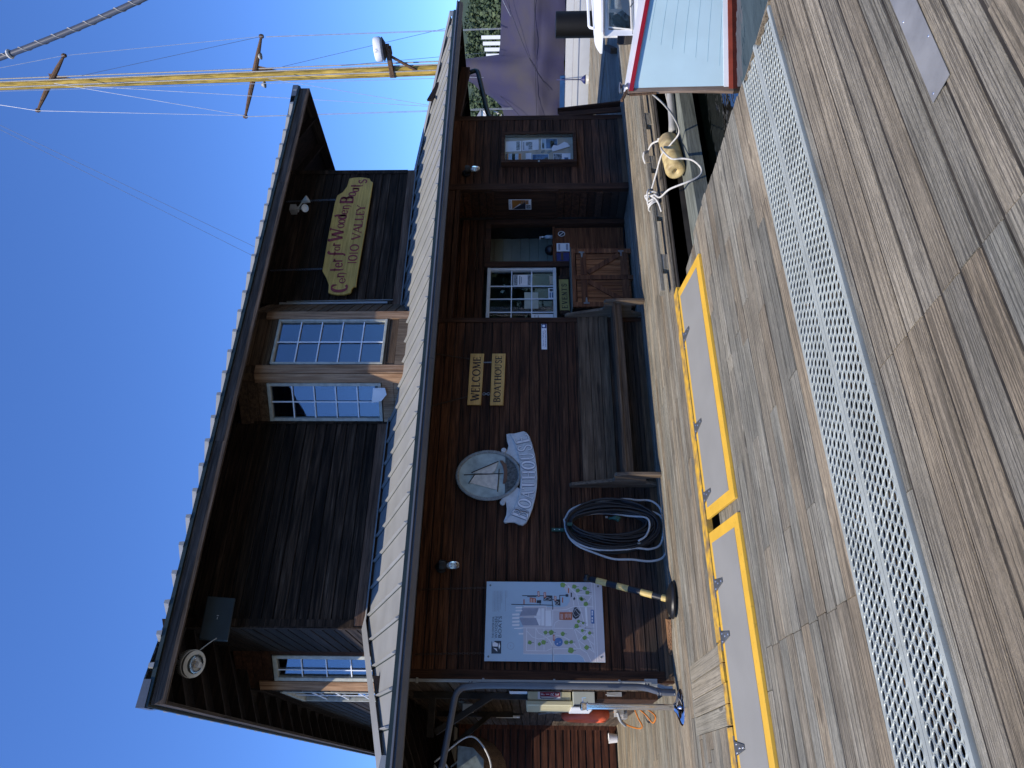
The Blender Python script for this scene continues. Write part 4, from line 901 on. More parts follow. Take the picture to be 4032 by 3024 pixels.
t=thing('dome_lamp','round pale ribbed dome lamp hanging under the corner of the upper eave','lamp',(1.23,8.75,5.55))
ax=Vector((-.15,-.45,-.9)).normalized(); o0=Vector((1.235,8.77,5.62))
mb=MB(); mb.lathe([(.10,0),(.155,.012),(.158,.05),(.15,.055)],o0,ax,n=40); 
for k in range(40):
    a=2*math.pi*k/40; x=ax.orthogonal().normalized(); y=ax.cross(x); dd=x*math.cos(a)+y*math.sin(a); mb.beam(o0+dd*.10-ax*.018,o0+dd*.15-ax*.018,.005,.04,ax)
mb.build('housing','lampw',t)
mb=MB(); mb.lathe([(.149,.054),(.149,.075)],o0,ax,n=40); mb.build('gasket','black',t)
mb=MB(); mb.lathe([(.15,.075),(.15,.09),(.11,.105),(.108,.095)],o0,ax,n=40); mb.build('rim','lampw',t,smooth=True,auto=True)
mb=MB(); mb.lathe([(.107,.09),(.10,.12),(.07,.15),(.03,.162),(.001,.165)],o0,ax,n=32); mb.build('dome','lens',t,smooth=True)
mb=MB(); mb.lathe([(.04,.08),(.035,.12),(.01,.13)],o0,ax,n=20); mb.build('lens_core','black',t,smooth=True)
mb=MB(); mb.tube(rnd([tuple(o0-ax*.02),(1.25,8.80,5.80),(1.3,8.9,5.86)]),.02,8); mb.tube(rnd([(1.33,8.75,5.58),(1.5,8.80,5.42),(1.62,9.1,5.42),(1.75,9.5,5.6)]),.006,6); mb.build('cable','conduit',t)
# ---- jelly jar wall lamps
def wall_lamp(x,z,label):
    t=thing('wall_lamp',label,'wall lamp',(x,8.64,z),'jar lamps on the lower wall')
    mb=MB(); mb.lathe([(.07,0),(.07,.035),(.05,.045)],(x,8.64,z+.11),(0,-1,0),n=24); mb.lathe([(.055,0),(.066,.03),(.066,.08),(.055,.085)],(x,8.54,z+.04),(0,0,1),n=24); mb.beam((x,8.63,z+.10),(x,8.55,z+.10),.04,.04); mb.build('socket','black',t,smooth=True,auto=True)
    mb=MB(); mb.lathe([(.054,.04),(.058,.0),(.056,-.085),(.044,-.12),(.001,-.128)],(x,8.54,z+.0),(0,0,1),n=28); mb.build('jar','lens',t,smooth=True)
    mb=MB(); mb.lathe([(.02,.05),(.034,.02),(.04,-.03),(.032,-.07),(.002,-.085)],(x,8.54,z),(0,0,1),n=20); mb.build('bulb','white',t,smooth=True)
wall_lamp(2.35,2.60,'small glass jar lamp on the dark siding above the map board')
wall_lamp(9.03,2.60,'small glass jar lamp beside the alcove above the glazed notice case')
# ---- welcome / boathouse signs
def plate_sign(name,label,P,T,word_,wd,chn):
    t=thing(name,label,'sign',((P[0][0]+P[1][0])/2,8.6,P[0][1]))
    mb=MB(); mb.prism(P,XZ(8.6),-.022,.0); mb.build('board','signwood',t,bevel=.003)
    mb=MB(); word(mb,word_,T,XZ(8.6),.0005,.002,.1,wd,1.4); mb.build('lettering','ink',t)
    for a,b in chn:
        mb=MB(); chain(mb,a,b,.035,.004); mb.build('chain','rust',t)
plate_sign('welcome_sign','pale wooden sign reading WELCOME hanging by chains on the front wall',WELC,WELC_T,'WELCOME',WD,[((4.72,8.61,2.49),(4.55,8.63,3.1)),((5.33,8.61,2.48),(5.45,8.63,3.1))])
plate_sign('boathouse_sign','pale wooden sign reading BOATHOUSE hooked below the WELCOME sign',BOAT,BOAT_T,'BOATHOUSE',dict(WD,B=.85),[])
t=thing('snap_hook','bright steel double snap hook holding the left end of the BOATHOUSE sign','hook',(4.755,8.6,2.24))
mb=MB(); 
for zc in (2.265,2.205): mb.tube([(4.755+.018*math.cos(a),8.595,zc+.022*math.sin(a)) for a in [2*math.pi*k/12 for k in range(12)]],.005,6,closed=True)
mb.beam((4.752,8.595,2.25),(4.757,8.595,2.22),.01,.01); mb.build('hook_body','steel',t)
t=thing('chain_link','short bright chain holding the right end of the BOATHOUSE sign','chain',(5.27,8.6,2.24)); mb=MB(); chain(mb,(5.27,8.6,2.295),(5.27,8.6,2.18),.025,.004); mb.build('links','steel',t)
# ---- carved oval boathouse sign
t=thing('carved_sign','carved pale blue sign with an oval sailing boat picture over a BOATHOUSE ribbon','sign',(3.56,8.62,1.53))
cx=(OVAL[2][0]+OVAL[3][0])/2; cz=(OVAL[0][1]+OVAL[1][1])/2; rx=abs(OVAL[2][0]-OVAL[3][0])/2; rz_=abs(OVAL[0][1]-OVAL[1][1])/2
ell=lambda k,n=48:[(cx+rx*k*math.cos(2*math.pi*i/n),cz+rz_*k*math.sin(2*math.pi*i/n)) for i in range(n)]
mb=MB(); mb.prism(CARV_L,XZ(8.60),-.02,.012); mb.prism(CARV_R,XZ(8.60),-.02,.012)
for x,z in CARV_CURL: mb.lathe([(.001,0),(.034,0),(.036,.02),(.03,.035),(.012,.03),(.001,.036)],(x,8.60,z),(0,-1,0),n=20)
mb.build('ribbon_back','seafoam',t,bevel=.004)
mb=MB(); mb.prism(ell(.93),XZ(8.60),-.03,.01); OVB=mb.build('oval_panel','ovsky',t)
mb=MB()
for st in range(3):
    P=[]; nn=420
    for i in range(nn):
        a=2*math.pi*i/nn; tw=a*34+st*2*math.pi/3; off=.011*math.cos(tw); dy=.011*math.sin(tw)
        P.append((cx+(rx*.965+off)*math.cos(a),8.586-dy,cz+(rz_*.965+off)*math.sin(a)))
    mb.tube(P,.0125,6,closed=True)
mb.build('rope_border','ropecarve',t,smooth=True)
def clip_ov(pts,k=.93):
    out=[]
    for x,z in pts:
        dx,dz=(x-cx)/(rx*k),(z-cz)/(rz_*k); l=math.hypot(dx,dz)
        if l>1: dx/=l;dz/=l
        out.append((cx+dx*rx*k,cz+dz*rz_*k))
    return out
wz=cz-rz_*.52
a0=math.asin(-.52/.93)
seaP=[(cx+rx*.93*math.cos(a),cz+rz_*.93*math.sin(a)) for a in [math.pi-a0+ (2*a0+math.pi)*i/20 for i in range(21)]]
seaP=[(cx+rx*.925*math.cos(a),cz+rz_*.925*math.sin(a)) for a in [(-math.pi-a0)+((a0)-(-math.pi-a0))*i/20 for i in range(21)]]
mb=MB(); mb.prism(seaP,XZ(8.59),.001,.006); mb.build('sea','ovsea',OVB)
mb=MB(); mb.prism(OV_HULL,XZ(8.583),.0,.012); mb.build('hull','ovhull',OVB)
mb=MB(); mb.prism(OV_JIB,XZ(8.583),.0,.009); mb.prism(OV_MAIN,XZ(8.583),.0,.013); mb.build('sails','sail',OVB)
mb=MB()
for a,b in OV_SPARS: mb.tube([(a[0],8.568,a[1]),(b[0],8.568,b[1])],.006,6)
mb.build('spars','ink',OVB)
mb=MB(); mb.prism(CARV_BAN,XZ(8.58),-.03,.0115); mb.build('ribbon','seafoam',t,bevel=.005)
mb=MB()
for c,q in CARV_G: glyph(mb,c,q,XZ(8.568),.0,.002,2.0)  # wider dark copy paints the shade around each raised letter
mb.build('letter_shade','seafoamd',t)
mb=MB()
for c,q in CARV_G: glyph(mb,c,q,XZ(8.568),.003,.010,1.15)
mb.build('lettering','lettw',t)
# ---- small aquatic lands sign
t=thing('small_sign','narrow white and navy sign about state owned aquatic lands beside the alcove','sign',(5.72,8.63,1.385))
mb=MB(); mb.box(5.507,8.626,1.385,5.945,8.634,1.464); mb.build('plate','paper',t)
mb=MB(); mb.box(5.872,8.622,1.389,5.941,8.625,1.460); mb.build('logo_panel','navy',t)
mb=MB(); mb.lathe([(.001,0),(.021,0),(.021,.002),(.001,.002)],(5.906,8.621,1.43),(0,-1,0),n=20,sx=1); mb.build('logo_disc','white',t)
stext('Enjoy your Washington',.028,lambda u,v:(5.69+u,8.6245,1.432+v),'lettering','navy',t); stext('"state-owned aquatic lands"',.028,lambda u,v:(5.69+u*.97,8.6245,1.400+v),'lettering','navy',t)
# ---- glazed notice case
t=thing('notice_case','glazed wooden notice case with posters on the wall right of the alcove','notice board',(9.55,8.64,.84))
mb=MB(); x0,x1,z0,z1=9.175,9.925,.845,2.125
mb.box(x0,8.52,z0,x0+.06,8.638,z1); mb.box(x1-.06,8.52,z0,x1,8.638,z1); mb.box(x0+.06,8.52,z1-.055,x1-.06,8.638,z1); mb.box(x0+.06,8.52,z0,x1-.06,8.638,z0+.055); mb.build('case_frame','trim',t,bevel=.004)
mb=MB(); mb.box(x0+.06,8.615,z0+.055,x1-.06,8.636,z1-.055); PB=mb.build('pin_board','cork',t)
mb=MB(); mb.box(x0+.06,8.535,z0+.055,x1-.06,8.538,z1-.055); mb.build('glass','clearglass',t)
mb=MB(); mb.box(x0-.006,8.515,1.47,x0+.03,8.519,1.50); mb.build('latch','steel',t)
# M5 zoom px -> board
def bm(x,y): # returns X,Z
    zc=2.065-(x-460)/1520*1.15; xx=9.865-(y-470)/500*.62; return xx,zc
def paper(par,x0,x1,y0,y1,m,sk=0,dd=.003,name='poster'):
    a=bm(x0,y0);b=bm(x1,y0+sk);c=bm(x1,y1+sk);d=bm(x0,y1); mb=MB(); P=[a,b,c,d]; mb.prism(P,XZ(8.612),.0,dd); return mb.build(name,m,par)
for (a,b,c,d,sk,pr) in ((470,830,545,750,-10,[(715,795,550,720,'pphoto')]),(850,1225,535,740,-28,[(930,1080,560,630,'pphoto'),(995,1080,635,710,'pphoto'),(878,893,560,720,'ink')]),(1285,1655,500,710,0,[(1300,1390,510,700,'mapwater'),(1395,1650,505,695,'pblue'),(1490,1590,540,680,'mapwater'),(1305,1350,590,690,'pphoto')]),(1555,1940,790,965,0,[(1562,1745,800,962,'pphoto'),(1800,1890,870,920,'pblue')]),(470,840,790,972,0,[(475,505,790,970,'mapdark'),(508,540,790,970,'porange'),(542,765,792,970,'mapwater'),(620,690,792,968,'pphoto'),(768,835,790,968,'porange')]),(930,1060,780,970,0,[(940,1045,895,968,'pphoto')]),(1080,1450,800,968,0,[(1086,1440,808,965,'pblue'),(1350,1435,880,940,'pphoto')])):
    p_=paper(PB,a,b,c,d,'paper',sk)
    for (q0,q1,w0,w1,mm) in pr: paper(p_,q0,q1,w0,w1,mm,0,.0045,'print')
mb=MB(); mb.prism([bm(1510,710),bm(1560,635),bm(1650,650),bm(1810,575),bm(1880,600),bm(1940,665),bm(1720,720),bm(1540,765)],XZ(8.60),.0,.004); mb.build('fallen_sheet','paper',PB)
for x,y in ((1320,755),(1465,760)): 
    c=bm(x,y); mb=MB(); mb.lathe([(.001,0),(.045,0),(.045,.003),(.001,.003)],(c[0],8.61,c[1]),(0,-1,0),n=18,sx=.55,sy=1.0); mb.build('round_tag','transom',PB)
# ---- poster on panel in alcove (orange/dark)
t=thing('event_poster','small orange and dark poster on the varnished panel inside the alcove','poster',(8.643,8.97,1.614))
mb=MB(); mb.box(8.638,8.85,1.614,8.643,9.085,1.997); mb.build('sheet','paper',t)
YZ=lambda X:(lambda u,v,d:(X-d,u,v))
mb=MB(); mb.prism([(8.86,1.94),(9.075,1.94),(8.86,1.72)],YZ(8.637),0,.001); mb.box(8.6362,8.865,1.66,8.637,8.96,1.8); mb.build('orange_print','porange',t)
mb=MB(); mb.prism([(9.075,1.93),(9.075,1.71),(8.90,1.71)],YZ(8.637),0,.001); mb.build('dark_print','mapdark',t)
mb=MB(); mb.box(8.636,8.975,1.625,8.637,9.07,1.70); 
for i in range(4): mb.box(8.6352,8.875,1.68+.03*i,8.636,8.945,1.688+.03*i)
mb.build('small_print','pphoto',t)
stext('CENTER FOR',.034,lambda u,v:(8.6365,8.967-u,1.962+v),'lettering','mapdark',t)
# ---- map board
t=thing('map_board','large pale blue site map board on the left end of the front wall','map board',(1.72,8.6,.76))
BZ0,BZ1,BX0_,BX1_=.768,2.144,1.268,2.168
mb=MB(); mb.box(BX0_,8.575,BZ0,BX1_,8.59,BZ1); MBD=mb.build('panel','mapwater',t)
def s4(x,y):
    u=(1330+(x-190)*.0253-y)/1037; v=(x-(190+35*u))/(1580-85*u); return (BX0_+.9*u,BZ1-1.376*v)
MY=8.5745
lay=[0]
def mp(name,mt,polys,lv):
    mb=MB()
    for P in polys: mb.prism([s4(*p) for p in P],XZ(MY),.0006*lv-.0003,.0006*lv)
    return mb.build(name,mt,MBD)
def line(pts,w=7):
    out=[]
    for (x0,y0),(x1,y1) in zip(pts[:-1],pts[1:]):
        l=math.hypot(x1-x0,y1-y0); nx,ny=-(y1-y0)/l*w/2,(x1-x0)/l*w/2; ex,ey=(x1-x0)/l*w*.3,(y1-y0)/l*w*.3
        out.append([(x0+nx-ex,y0+ny-ey),(x1+nx+ex,y1+ny+ey),(x1-nx+ex,y1-ny+ey),(x0-nx-ex,y0-ny-ey)])
    return out
land=[(700,1250),(700,640),(1000,640),(1010,655),(1210,655),(1270,640),(1305,580),(1305,510),(1260,450),(1230,400),(1185,325),(1718,337),(1768,1368),(1505,1360),(1480,1310),(1440,1275),(1390,1262),(1090,1255)]
mp('land','mapland',[land],1)
mp('grey_lots','mapwhite',[[(990,700),(1060,700),(1070,900),(990,905)]]+line([(1515,670),(1530,900)],24),1.6)
L1=[]
for P in ([(700,1250),(1090,1260),(1390,1264),(1440,1275),(1480,1310),(1505,1360)],[(745,925),(740,1210),(1000,1218),(1060,1192),(1440,1195),(1530,1250),(1585,1360)],[(865,930),(860,1205)],[(970,930),(970,1210)],[(710,640),(1000,640),(1000,700)],[(1000,690),(1180,695),(1260,690),(1360,650),(1600,658)],[(710,920),(1080,930),(1615,942)],[(1590,335),(1640,1362)],[(1625,335),(1670,1362)],[(1085,690),(1085,1350)],[(1245,330),(1330,420),(1395,485),(1590,512)],[(1395,485),(1420,620),(1460,740),(1500,900),(1560,1100),(1625,1250)],[(1590,515),(1500,650)],[(1300,700),(1340,760)],[(1360,930),(1450,1195)],[(1360,930),(1620,1145)],[(1360,930),(1620,940)],[(1420,1100),(1560,950)],[(1420,1090),(1625,1250)],[(745,960),(820,1040),(900,1065),(980,1055),(1050,1030),(1130,1020),(1230,1045),(1330,1100),(1410,1195)],[(870,935),(900,990),(980,1030),(1040,1080),(1080,1150),(1090,1200)],[(1100,920),(1115,860),(1160,830),(1230,825)],[(1350,560),(1360,640)],[(1440,850),(1620,1055)]): L1+=line(P,6.5)
L1+=[[(1082,1205),(1096,1205),(1096,1352),(1082,1352)]]
mp('paths','mapwhite',L1,2.4)
mp('hall','mapland',[[(690,660),(895,660),(930,730),(935,780),(905,790),(650,780)]],3)
mp('hall_roof','maproof',[[(685,660),(900,665),(868,760),(655,765)],[(650,792),(865,795),(905,890),(690,888)]],3.6)
mp('hall_front','mapwhite',[[(905,668),(925,672),(930,770),(870,765)],[(845,772),(930,775),(930,792),(845,790)],[(868,798),(930,800),(925,892),(905,892)],[(935,668),(975,668),(975,895),(935,895)],[(640,985),(700,985),(700,1005),(640,1005)],[(580,920),(700,912),(705,925),(660,935),(580,932)]]+[[(555,y),(640,y-6),(655,y+8),(640,y+24),(555,y+22)] for y in (735,780,828,872)]+[[(600,y),(680,y-3),(690,y+8),(680,y+20),(600,y+18)] for y in (645,685)],4)
dk_=[]
for P in ([(548,610),(920,622),(1085,630),(1085,685)],[(690,495),(920,500),(1075,505),(1080,620)],[(755,508),(870,512)],[(1180,635),(1175,500),(1250,500)],[(1085,555),(1175,560)],[(920,560),(920,620)]): dk_+=line(P,10)
dk_+=[[(965,510),(1070,505),(1070,575),(965,570)],[(1105,565),(1180,560),(1180,635),(1120,630)],[(875,560),(935,560),(935,600),(875,600)],[(1252,485),(1288,485),(1288,520),(1252,520)],[(1318,460),(1335,470),(1335,520),(1318,530)],[(1350,550),(1365,520),(1380,550),(1360,572)],[(1338,745),(1365,665),(1395,660),(1455,730),(1420,800),(1380,820),(1345,790)]]
mp('buildings','mapdark',dk_,3)
mp('building_lines','mapwhite',sum([line(P,3) for P in ([(975,560),(1010,520),(1060,545),(1020,565),(975,560)],[(1350,745),(1375,690),(1430,760),(1385,790),(1350,745)],[(1375,690),(1400,672),(1448,730),(1430,760)],[(1110,600),(1140,580),(1170,600),(1140,622),(1110,600)])],[]),4.6)
mp('labels','maporange',[[(885,440),(912,440),(915,515),(888,515)],[(965,455),(997,455),(997,535),(968,525)],[(1100,505),(1132,508),(1132,572),(1102,570)],[(785,520),(865,535),(868,592),(785,588)],[(703,545),(717,545),(717,610),(703,610)],[(1283,405),(1297,405),(1297,470),(1283,470)],[(1206,528),(1220,528),(1220,598),(1206,598)],[(1172,724),(1338,726),(1336,828),(1215,826),(1172,822)],[(1085,1012),(1115,1016),(1115,1092),(1085,1088)]],4)
mp('label_text','mapwhite',[[(x,y),(x+4,y),(x+4,y+55),(x,y+55)] for x,y in ((895,450),(903,450),(975,462),(983,462),(1110,512),(1118,512),(798,535),(810,535),(830,540),(845,540),(1096,1022),(1104,1022))]+[[(x,745),(x+4,745),(x+4,745+l),(x,745+l)] for x,l in ((1188,70),(1200,70),(1212,70),(1245,65),(1262,50),(1280,60),(1297,50),(1315,60))],5)
mp('tram','mapblue',[[(1578,700),(1612,698),(1622,710),(1628,880),(1590,880),(1580,860)]]+[[(1160+56*math.cos(a),1108+56*math.sin(a)) for a in [2*math.pi*k/24 for k in range(24)]]],3)
mp('tram_windows','mapwhite',[[(1590,y),(1606,y),(1606,y+28),(1590,y+28)] for y in (712,745,795,832)]+[[(1168,1112),(1185,1100),(1185,1114)],[(1130,1135),(1150,1120),(1150,1138)]],4)
tr=[]; tk=[]
for x,y,r in ((1215,360,34),(1365,385,30),(1410,438,28),(1500,410,28),(1535,468,28),(1450,545,24),(1465,562,22),(1515,620,30),(1420,848,22),(1480,870,18),(1395,908,30),(1470,968,20),(1565,1000,22),(1500,1060,28),(1525,1182,30),(1320,1215,38),(1215,1005,28),(1065,985,32),(990,985,26),(785,1108,26),(965,1108,30),(910,1130,22),(1260,1115,28),(1325,1110,24)):
    tr.append([(x+r*(1+.15*math.sin(5*a+x))*math.cos(a),y+r*(1+.12*math.cos(4*a+y))*math.sin(a)) for a in [2*math.pi*k/16 for k in range(16)]]); tk+=line([(x+r*.7,y),(x+r+26,y+2)],5)
mp('trees','mapgreen',tr,4.2); mp('tree_trunks','mapdark',tk,3.4)
mp('logo_block','mapdark',[[(285,1078),(412,1082),(410,1242),(283,1240)]],3)
mp('logo_sail','mapwhite',[[(292,1095),(300,1150),(365,1155),(372,1118),(330,1095)],[(308,1168),(362,1218),(352,1180)],[(385,1100),(398,1150),(385,1190),(376,1150)]],4)
mp('logo_sail','mapwater',[[(285,1078),(330,1078),(300,1120)]],4.4)
def mtext(s_,x0,y0,x1,size,mm='mapdark',w_=None):
    a=s4(x0,y0); 
    stext(s_,size,lambda u,v:(a[0]+u,MY-.0022,a[1]+v),'lettering',mm,MBD,align='LEFT',width=w_)
mtext('THE CENTER FOR',316,1048,0,.034,w_=.243); mtext('WOODEN',360,1050,0,.044,w_=.243); mtext('BOATS',414,1048,0,.055,w_=.242)
ln=[]
for i,l in enumerate((290,285,290,270,285,260,180)): ln.append([(305+i*19,425),(308+i*19,425),(306+i*19,425+l),(303+i*19,425+l)])
for i,l in enumerate((285,110)): ln.append([(466+i*19,425),(469+i*19,425),(463+i*19,425+l),(460+i*19,425+l)])
mb=MB()
for P in ln: 
    n0=int(abs(P[2][1]-P[0][1])/14)
    for k in range(n0):
        y=P[0][1]+k*14; x=P[0][0]-k*.15
        mb.prism([s4(x,y),s4(x+5,y),s4(x+5,y+10),s4(x,y+10)],XZ(MY),.0012,.0018)
mb.build('small_print','maproof',MBD)
ring=[]
for k in range(28):
    a,b=2*math.pi*k/28,2*math.pi*(k+1)/28; ring.append([(535+r*math.cos(q),1147+r*math.sin(q)) for r,q in ((46,a),(46,b),(42,b),(42,a))])
mp('compass_ring','maproof',ring+[[(530,1140),(540,1140),(540,1154),(530,1154)]],2)
for x,y in ((272,346),(243,1275),(1672,386),(1714,1308)):
    q=s4(x,y); mb=MB(); mb.lathe([(.001,0),(.012,0),(.010,.006),(.001,.008)],(q[0],MY,q[1]),(0,-1,0),n=14); mb.build('bolt','transom',MBD)
for x in (1.36,2.10):
    mb=MB(); chain(mb,(x,8.60,2.10),(x-.02,8.63,2.95),.04,.003); mb.build('chain','rust',t)
# ---- bench
t=thing('bench','long weathered plank bench with shaped end boards against the front wall','bench',(4.75,8.45,0))
for x in (3.40,6.06):
    mb=MB(); P=[(8.22,0),(8.215,.40),(8.235,.545),(8.27,.575),(8.40,.56),(8.44,.585),(8.57,1.09),(8.60,1.12),(8.64,1.11),(8.655,1.07),(8.655,.10),(8.60,.0),(8.56,.0),(8.50,.16),(8.34,.17),(8.30,.0)]
    mb.prism(P,lambda u,v,d:(d,u,v),x,x+.045); mb.build('end_board','benchY',t,bevel=.004)
mb=MB(); 
for a,b in ((8.245,8.37),(8.376,8.50),(8.506,8.62)): mb.box(3.447,a,.415,6.058,b,.448)
mb.build('seat','bench',t,bevel=.004)
mb=MB()
for i,(a,b) in enumerate(((.50,.63),(.636,.775),(.781,.935))): mb.beam((3.447,8.60+i*.008+.0,(a+b)/2),(6.058,8.60+i*.008,(a+b)/2),.022,b-a)
mb.build('backrest','bench',t,bevel=.003)
mb=MB(); mb.box(3.447,8.27,.33,6.058,8.295,.414); mb.build('seat_rail','bench',t)
# ---- gate / cabinet in alcove
t=thing('wooden_cabinet','low orange brown cabinet with two braced doors in the alcove under the EVENTS plank','cabinet',(7.1,9.0,0))
FC=face((6.50,8.99),(7.66,8.99)); zz=lambda x:.967-(x-480)/1210*1.0; ss=lambda y:1.16-(y-150)/1130*1.16
mb=MB(); fbox(mb,FC,0,.09,.0,.967,-.02,.03); fbox(mb,FC,1.07,1.16,0,.967,-.02,.03); fbox(mb,FC,.091,1.069,.905,.967,-.02,.029); fbox(mb,FC,ss(765),ss(682),.0,.904,-.02,.034)
mb.build('face_frame','crateX',t,bevel=.003)
mb=MB(); mb.box(6.46,8.965,.968,7.69,9.36,.980); mb.build('top','ledge',t)
mb=MB(); mb.box(6.5,9.02,.0,6.53,9.36,.97); mb.box(7.63,9.02,0,7.66,9.36,.97); mb.box(6.54,9.33,0,7.62,9.36,.97); mb.build('carcass','under',t)
for (y0,y1,lab) in ((250,680,'right door of the cabinet'),(768,1210,'left door of the cabinet')):
    s1,s0=ss(y0),ss(y1); mb=MB(); n=4
    for i in range(n): fbox(mb,FC,s0+(s1-s0)*i/n+.004,s0+(s1-s0)*(i+1)/n-.003,.045,.89,-.012,.012+.002*(i%2))
    dr=mb.build('door','crate',t,bevel=.002); dr['label']=lab
    mb=MB(); fbox(mb,FC,s0+.003,s1-.003,zz(770),zz(655),.016,.032); mb.build('door_rail','crateX',dr); mb=MB(); fbox(mb,FC,s0+.003,s1-.003,zz(1560),zz(1430),.016,.032); mb.build('door_rail','crateX',dr)
    a=(s1-.02,zz(1410)) if y0<300 else (s1-.03,zz(800)); b=(s0+.05,zz(790)) if y0<300 else (s0+.06,zz(1400))
    mb=MB(); mb.beam(FC(a[0],a[1],.023),FC(b[0],b[1],.023),.016,.085,(0,0,1)); mb.build('door_brace','crateX',dr)
def thinge(par,FCx,s,z,dr_,L_=.1,h=.032):
    mb=MB(); fbox(mb,FCx,s-.014,s+.014,z-.045,z+.045,.033,.037)
    P=[(s+dr_*.016,z-h*.6),(s+dr_*.016,z+h*.6),(s+dr_*L_,z+.008),(s+dr_*L_,z-.008)]
    P3=[FCx(a,b,.0345) for a,b in P]+[FCx(a,b,.0385) for a,b in P]
    if dr_<0: mb.hexa(P3)
    else: mb.hexa([P3[i] for i in (0,3,2,1,4,7,6,5)])
    return mb.build('hinge','steel',par)
thinge(t,FC,ss(230),zz(685),-1,.105); thinge(t,FC,ss(208),zz(1450),-1,.105); thinge(t,FC,ss(1218),zz(738),1,.105)
# ---- EVENTS plank
t=thing('events_sign','carved gold plank reading EVENTS below the alcove window','sign',(7.05,9.3,1.0))
mb=MB(); mb.prism(EV_B,XZ(9.30),-.03,.0); mb.build('board','gold',t,bevel=.003)
mb=MB(); word(mb,'EVENTS',EV_T,XZ(9.30),.0005,.003,.22,{},1.35); mb.build('lettering','ink',t)
for s,x in ((1,EV_B[1][0]),(-1,EV_B[0][0])):
    mb=MB(); zc=(EV_B[1][1]+EV_B[2][1])/2
    for k in range(-3,4):
        a=k*.42; L_=.125*(1-.08*abs(k)); d=Vector((s*math.cos(a),0,math.sin(a))); c=Vector((x,9.30,zc)); p=Vector((-d.z,0,d.x))
        mb.prism([(x+0*s,zc),(x+d.x*L_*.6+p.x*.02,zc+d.z*L_*.6+p.z*.02),(x+d.x*L_,zc+d.z*L_),(x+d.x*L_*.6-p.x*.02,zc+d.z*L_*.6-p.z*.02)],XZ(9.30),-.015+.002*k,.008+.002*(k%2))
    mb.build('shell_carving','trim',t)
# ---- papers in window and doorway bits
def sheet(name,label,x0,x1,z0,z1,Y,m='paper',prints=()):
    t=thing(name,label,'notice',((x0+x1)/2,Y,z0)); mb=MB(); mb.box(x0,Y-.002,z0,x1,Y,z1); mb.build('sheet',m,t)
    for (a,b,c,d,mm) in prints: mb=MB(); mb.box(x0+(x1-x0)*a,Y-.004,z0+(z1-z0)*c,x0+(x1-x0)*b,Y-.003,z0+(z1-z0)*d); mb.build('print',mm,t)
    return t
n3x=lambda y:7.577-(y-60)/1250*1.02; n3z=lambda x:2.344-(x-130)/1700*1.142
def wsheet(name,label,xa,xb,ya,yb,m='paper',prints=()): return sheet(name,label,n3x(yb),n3x(ya),n3z(xb),n3z(xa),9.392,m,prints)
wsheet('window_notice','white notice with two dark photo strips taped in the upper right of the alcove window',775,1215,195,470,'paper',[(.03,.97,.77,.97,'pphoto'),(.03,.97,.03,.2,'pphoto'),(.1,.9,.62,.66,'mapdark'),(.2,.8,.54,.57,'mapdark')])
wsheet('window_notice','blank grey sheet hanging in the middle of the alcove window',1050,1390,640,1045,'innerg')
wsheet('window_notice','small blue bordered rules notice at the lower right of the alcove window',1635,1775,535,810,'paper',[(.12,.6,.55,.8,'pblue'),(.12,.6,.15,.4,'pblue'),(.68,.92,.2,.8,'mapdark')])
wsheet('window_notice','tan card in the lowest right pane of the alcove window',1665,1770,225,445,'cork')
tt=wsheet('window_notice','white notice with a round seal behind the bottom left panes of the alcove window',1240,1745,1175,1420,'paper',[(.1,.9,.86,.88,'mapdark'),(.15,.85,.7,.72,'mapdark'),(.38,.62,.25,.42,'redprint')])
t=thing('door_notice','white notice taped to the half door in the doorway','notice',(8.05,9.43,.95)); mb=MB(); mb.box(7.99,9.415,.96,8.17,9.42,1.18); mb.build('sheet','paper',t); mb=MB(); mb.box(8.02,9.412,.98,8.15,9.4145,1.02); mb.box(8.02,9.412,1.12,8.15,9.4145,1.15); mb.build('print','maproof',t)
t=thing('no_dogs_sign','round prohibition sticker on the half door','sticker',(8.38,9.42,1.04))
mb=MB(); mb.lathe([(.001,0),(.062,0),(.062,.002),(.001,.002)],(8.385,9.423,1.09),(0,-1,0),n=28); mb.build('disc','mapdark',t)
mb=MB(); 
for k in range(28):
    a,b=2*math.pi*k/28,2*math.pi*(k+1)/28; mb.prism([(8.385+r*math.cos(q),1.09+r*math.sin(q)) for r,q in ((.06,a),(.06,b),(.05,b),(.05,a))],XZ(9.42),0,.002)
mb.beam((8.345,9.419,1.13),(8.425,9.419,1.05),.002,.012,(0,0,1)); mb.build('ring','paper',t)
t=thing('black_helmet','glossy black round helmet on the half door shelf','helmet',(8.05,9.47,1.245)); mb=MB(); mb.lathe([(.085,0),(.092,.04),(.08,.09),(.05,.125),(.001,.137)],(8.06,9.47,1.246),n=24); mb.build('shell','rubber',t,smooth=True)
t=thing('sanitizer_bottle','clear blue pump bottle on the half door shelf','bottle',(8.36,9.47,1.245)); mb=MB(); mb.lathe([(.032,0),(.034,.1),(.02,.13),(.012,.135),(.012,.16)],(8.36,9.47,1.246),n=16); mb.build('body','mapwater',t,smooth=True); mb=MB(); mb.lathe([(.014,0),(.014,.03),(.005,.032),(.005,.055)],(8.36,9.47,1.407),n=12); mb.box(8.30,9.464,1.456,8.37,9.476,1.468); mb.build('pump','white',t)
t=thing('dark_case','dark display case standing behind the half door','case',(7.83,9.47,.86)); mb=MB(); mb.box(7.72,9.40,.97,7.95,9.424,1.19); mb.build('body','navy',t); mb=MB(); mb.box(7.72,9.396,1.185,7.95,9.3995,1.193); mb.box(7.78,9.396,1.07,7.94,9.3995,1.11); mb.build('trim','bench',t)
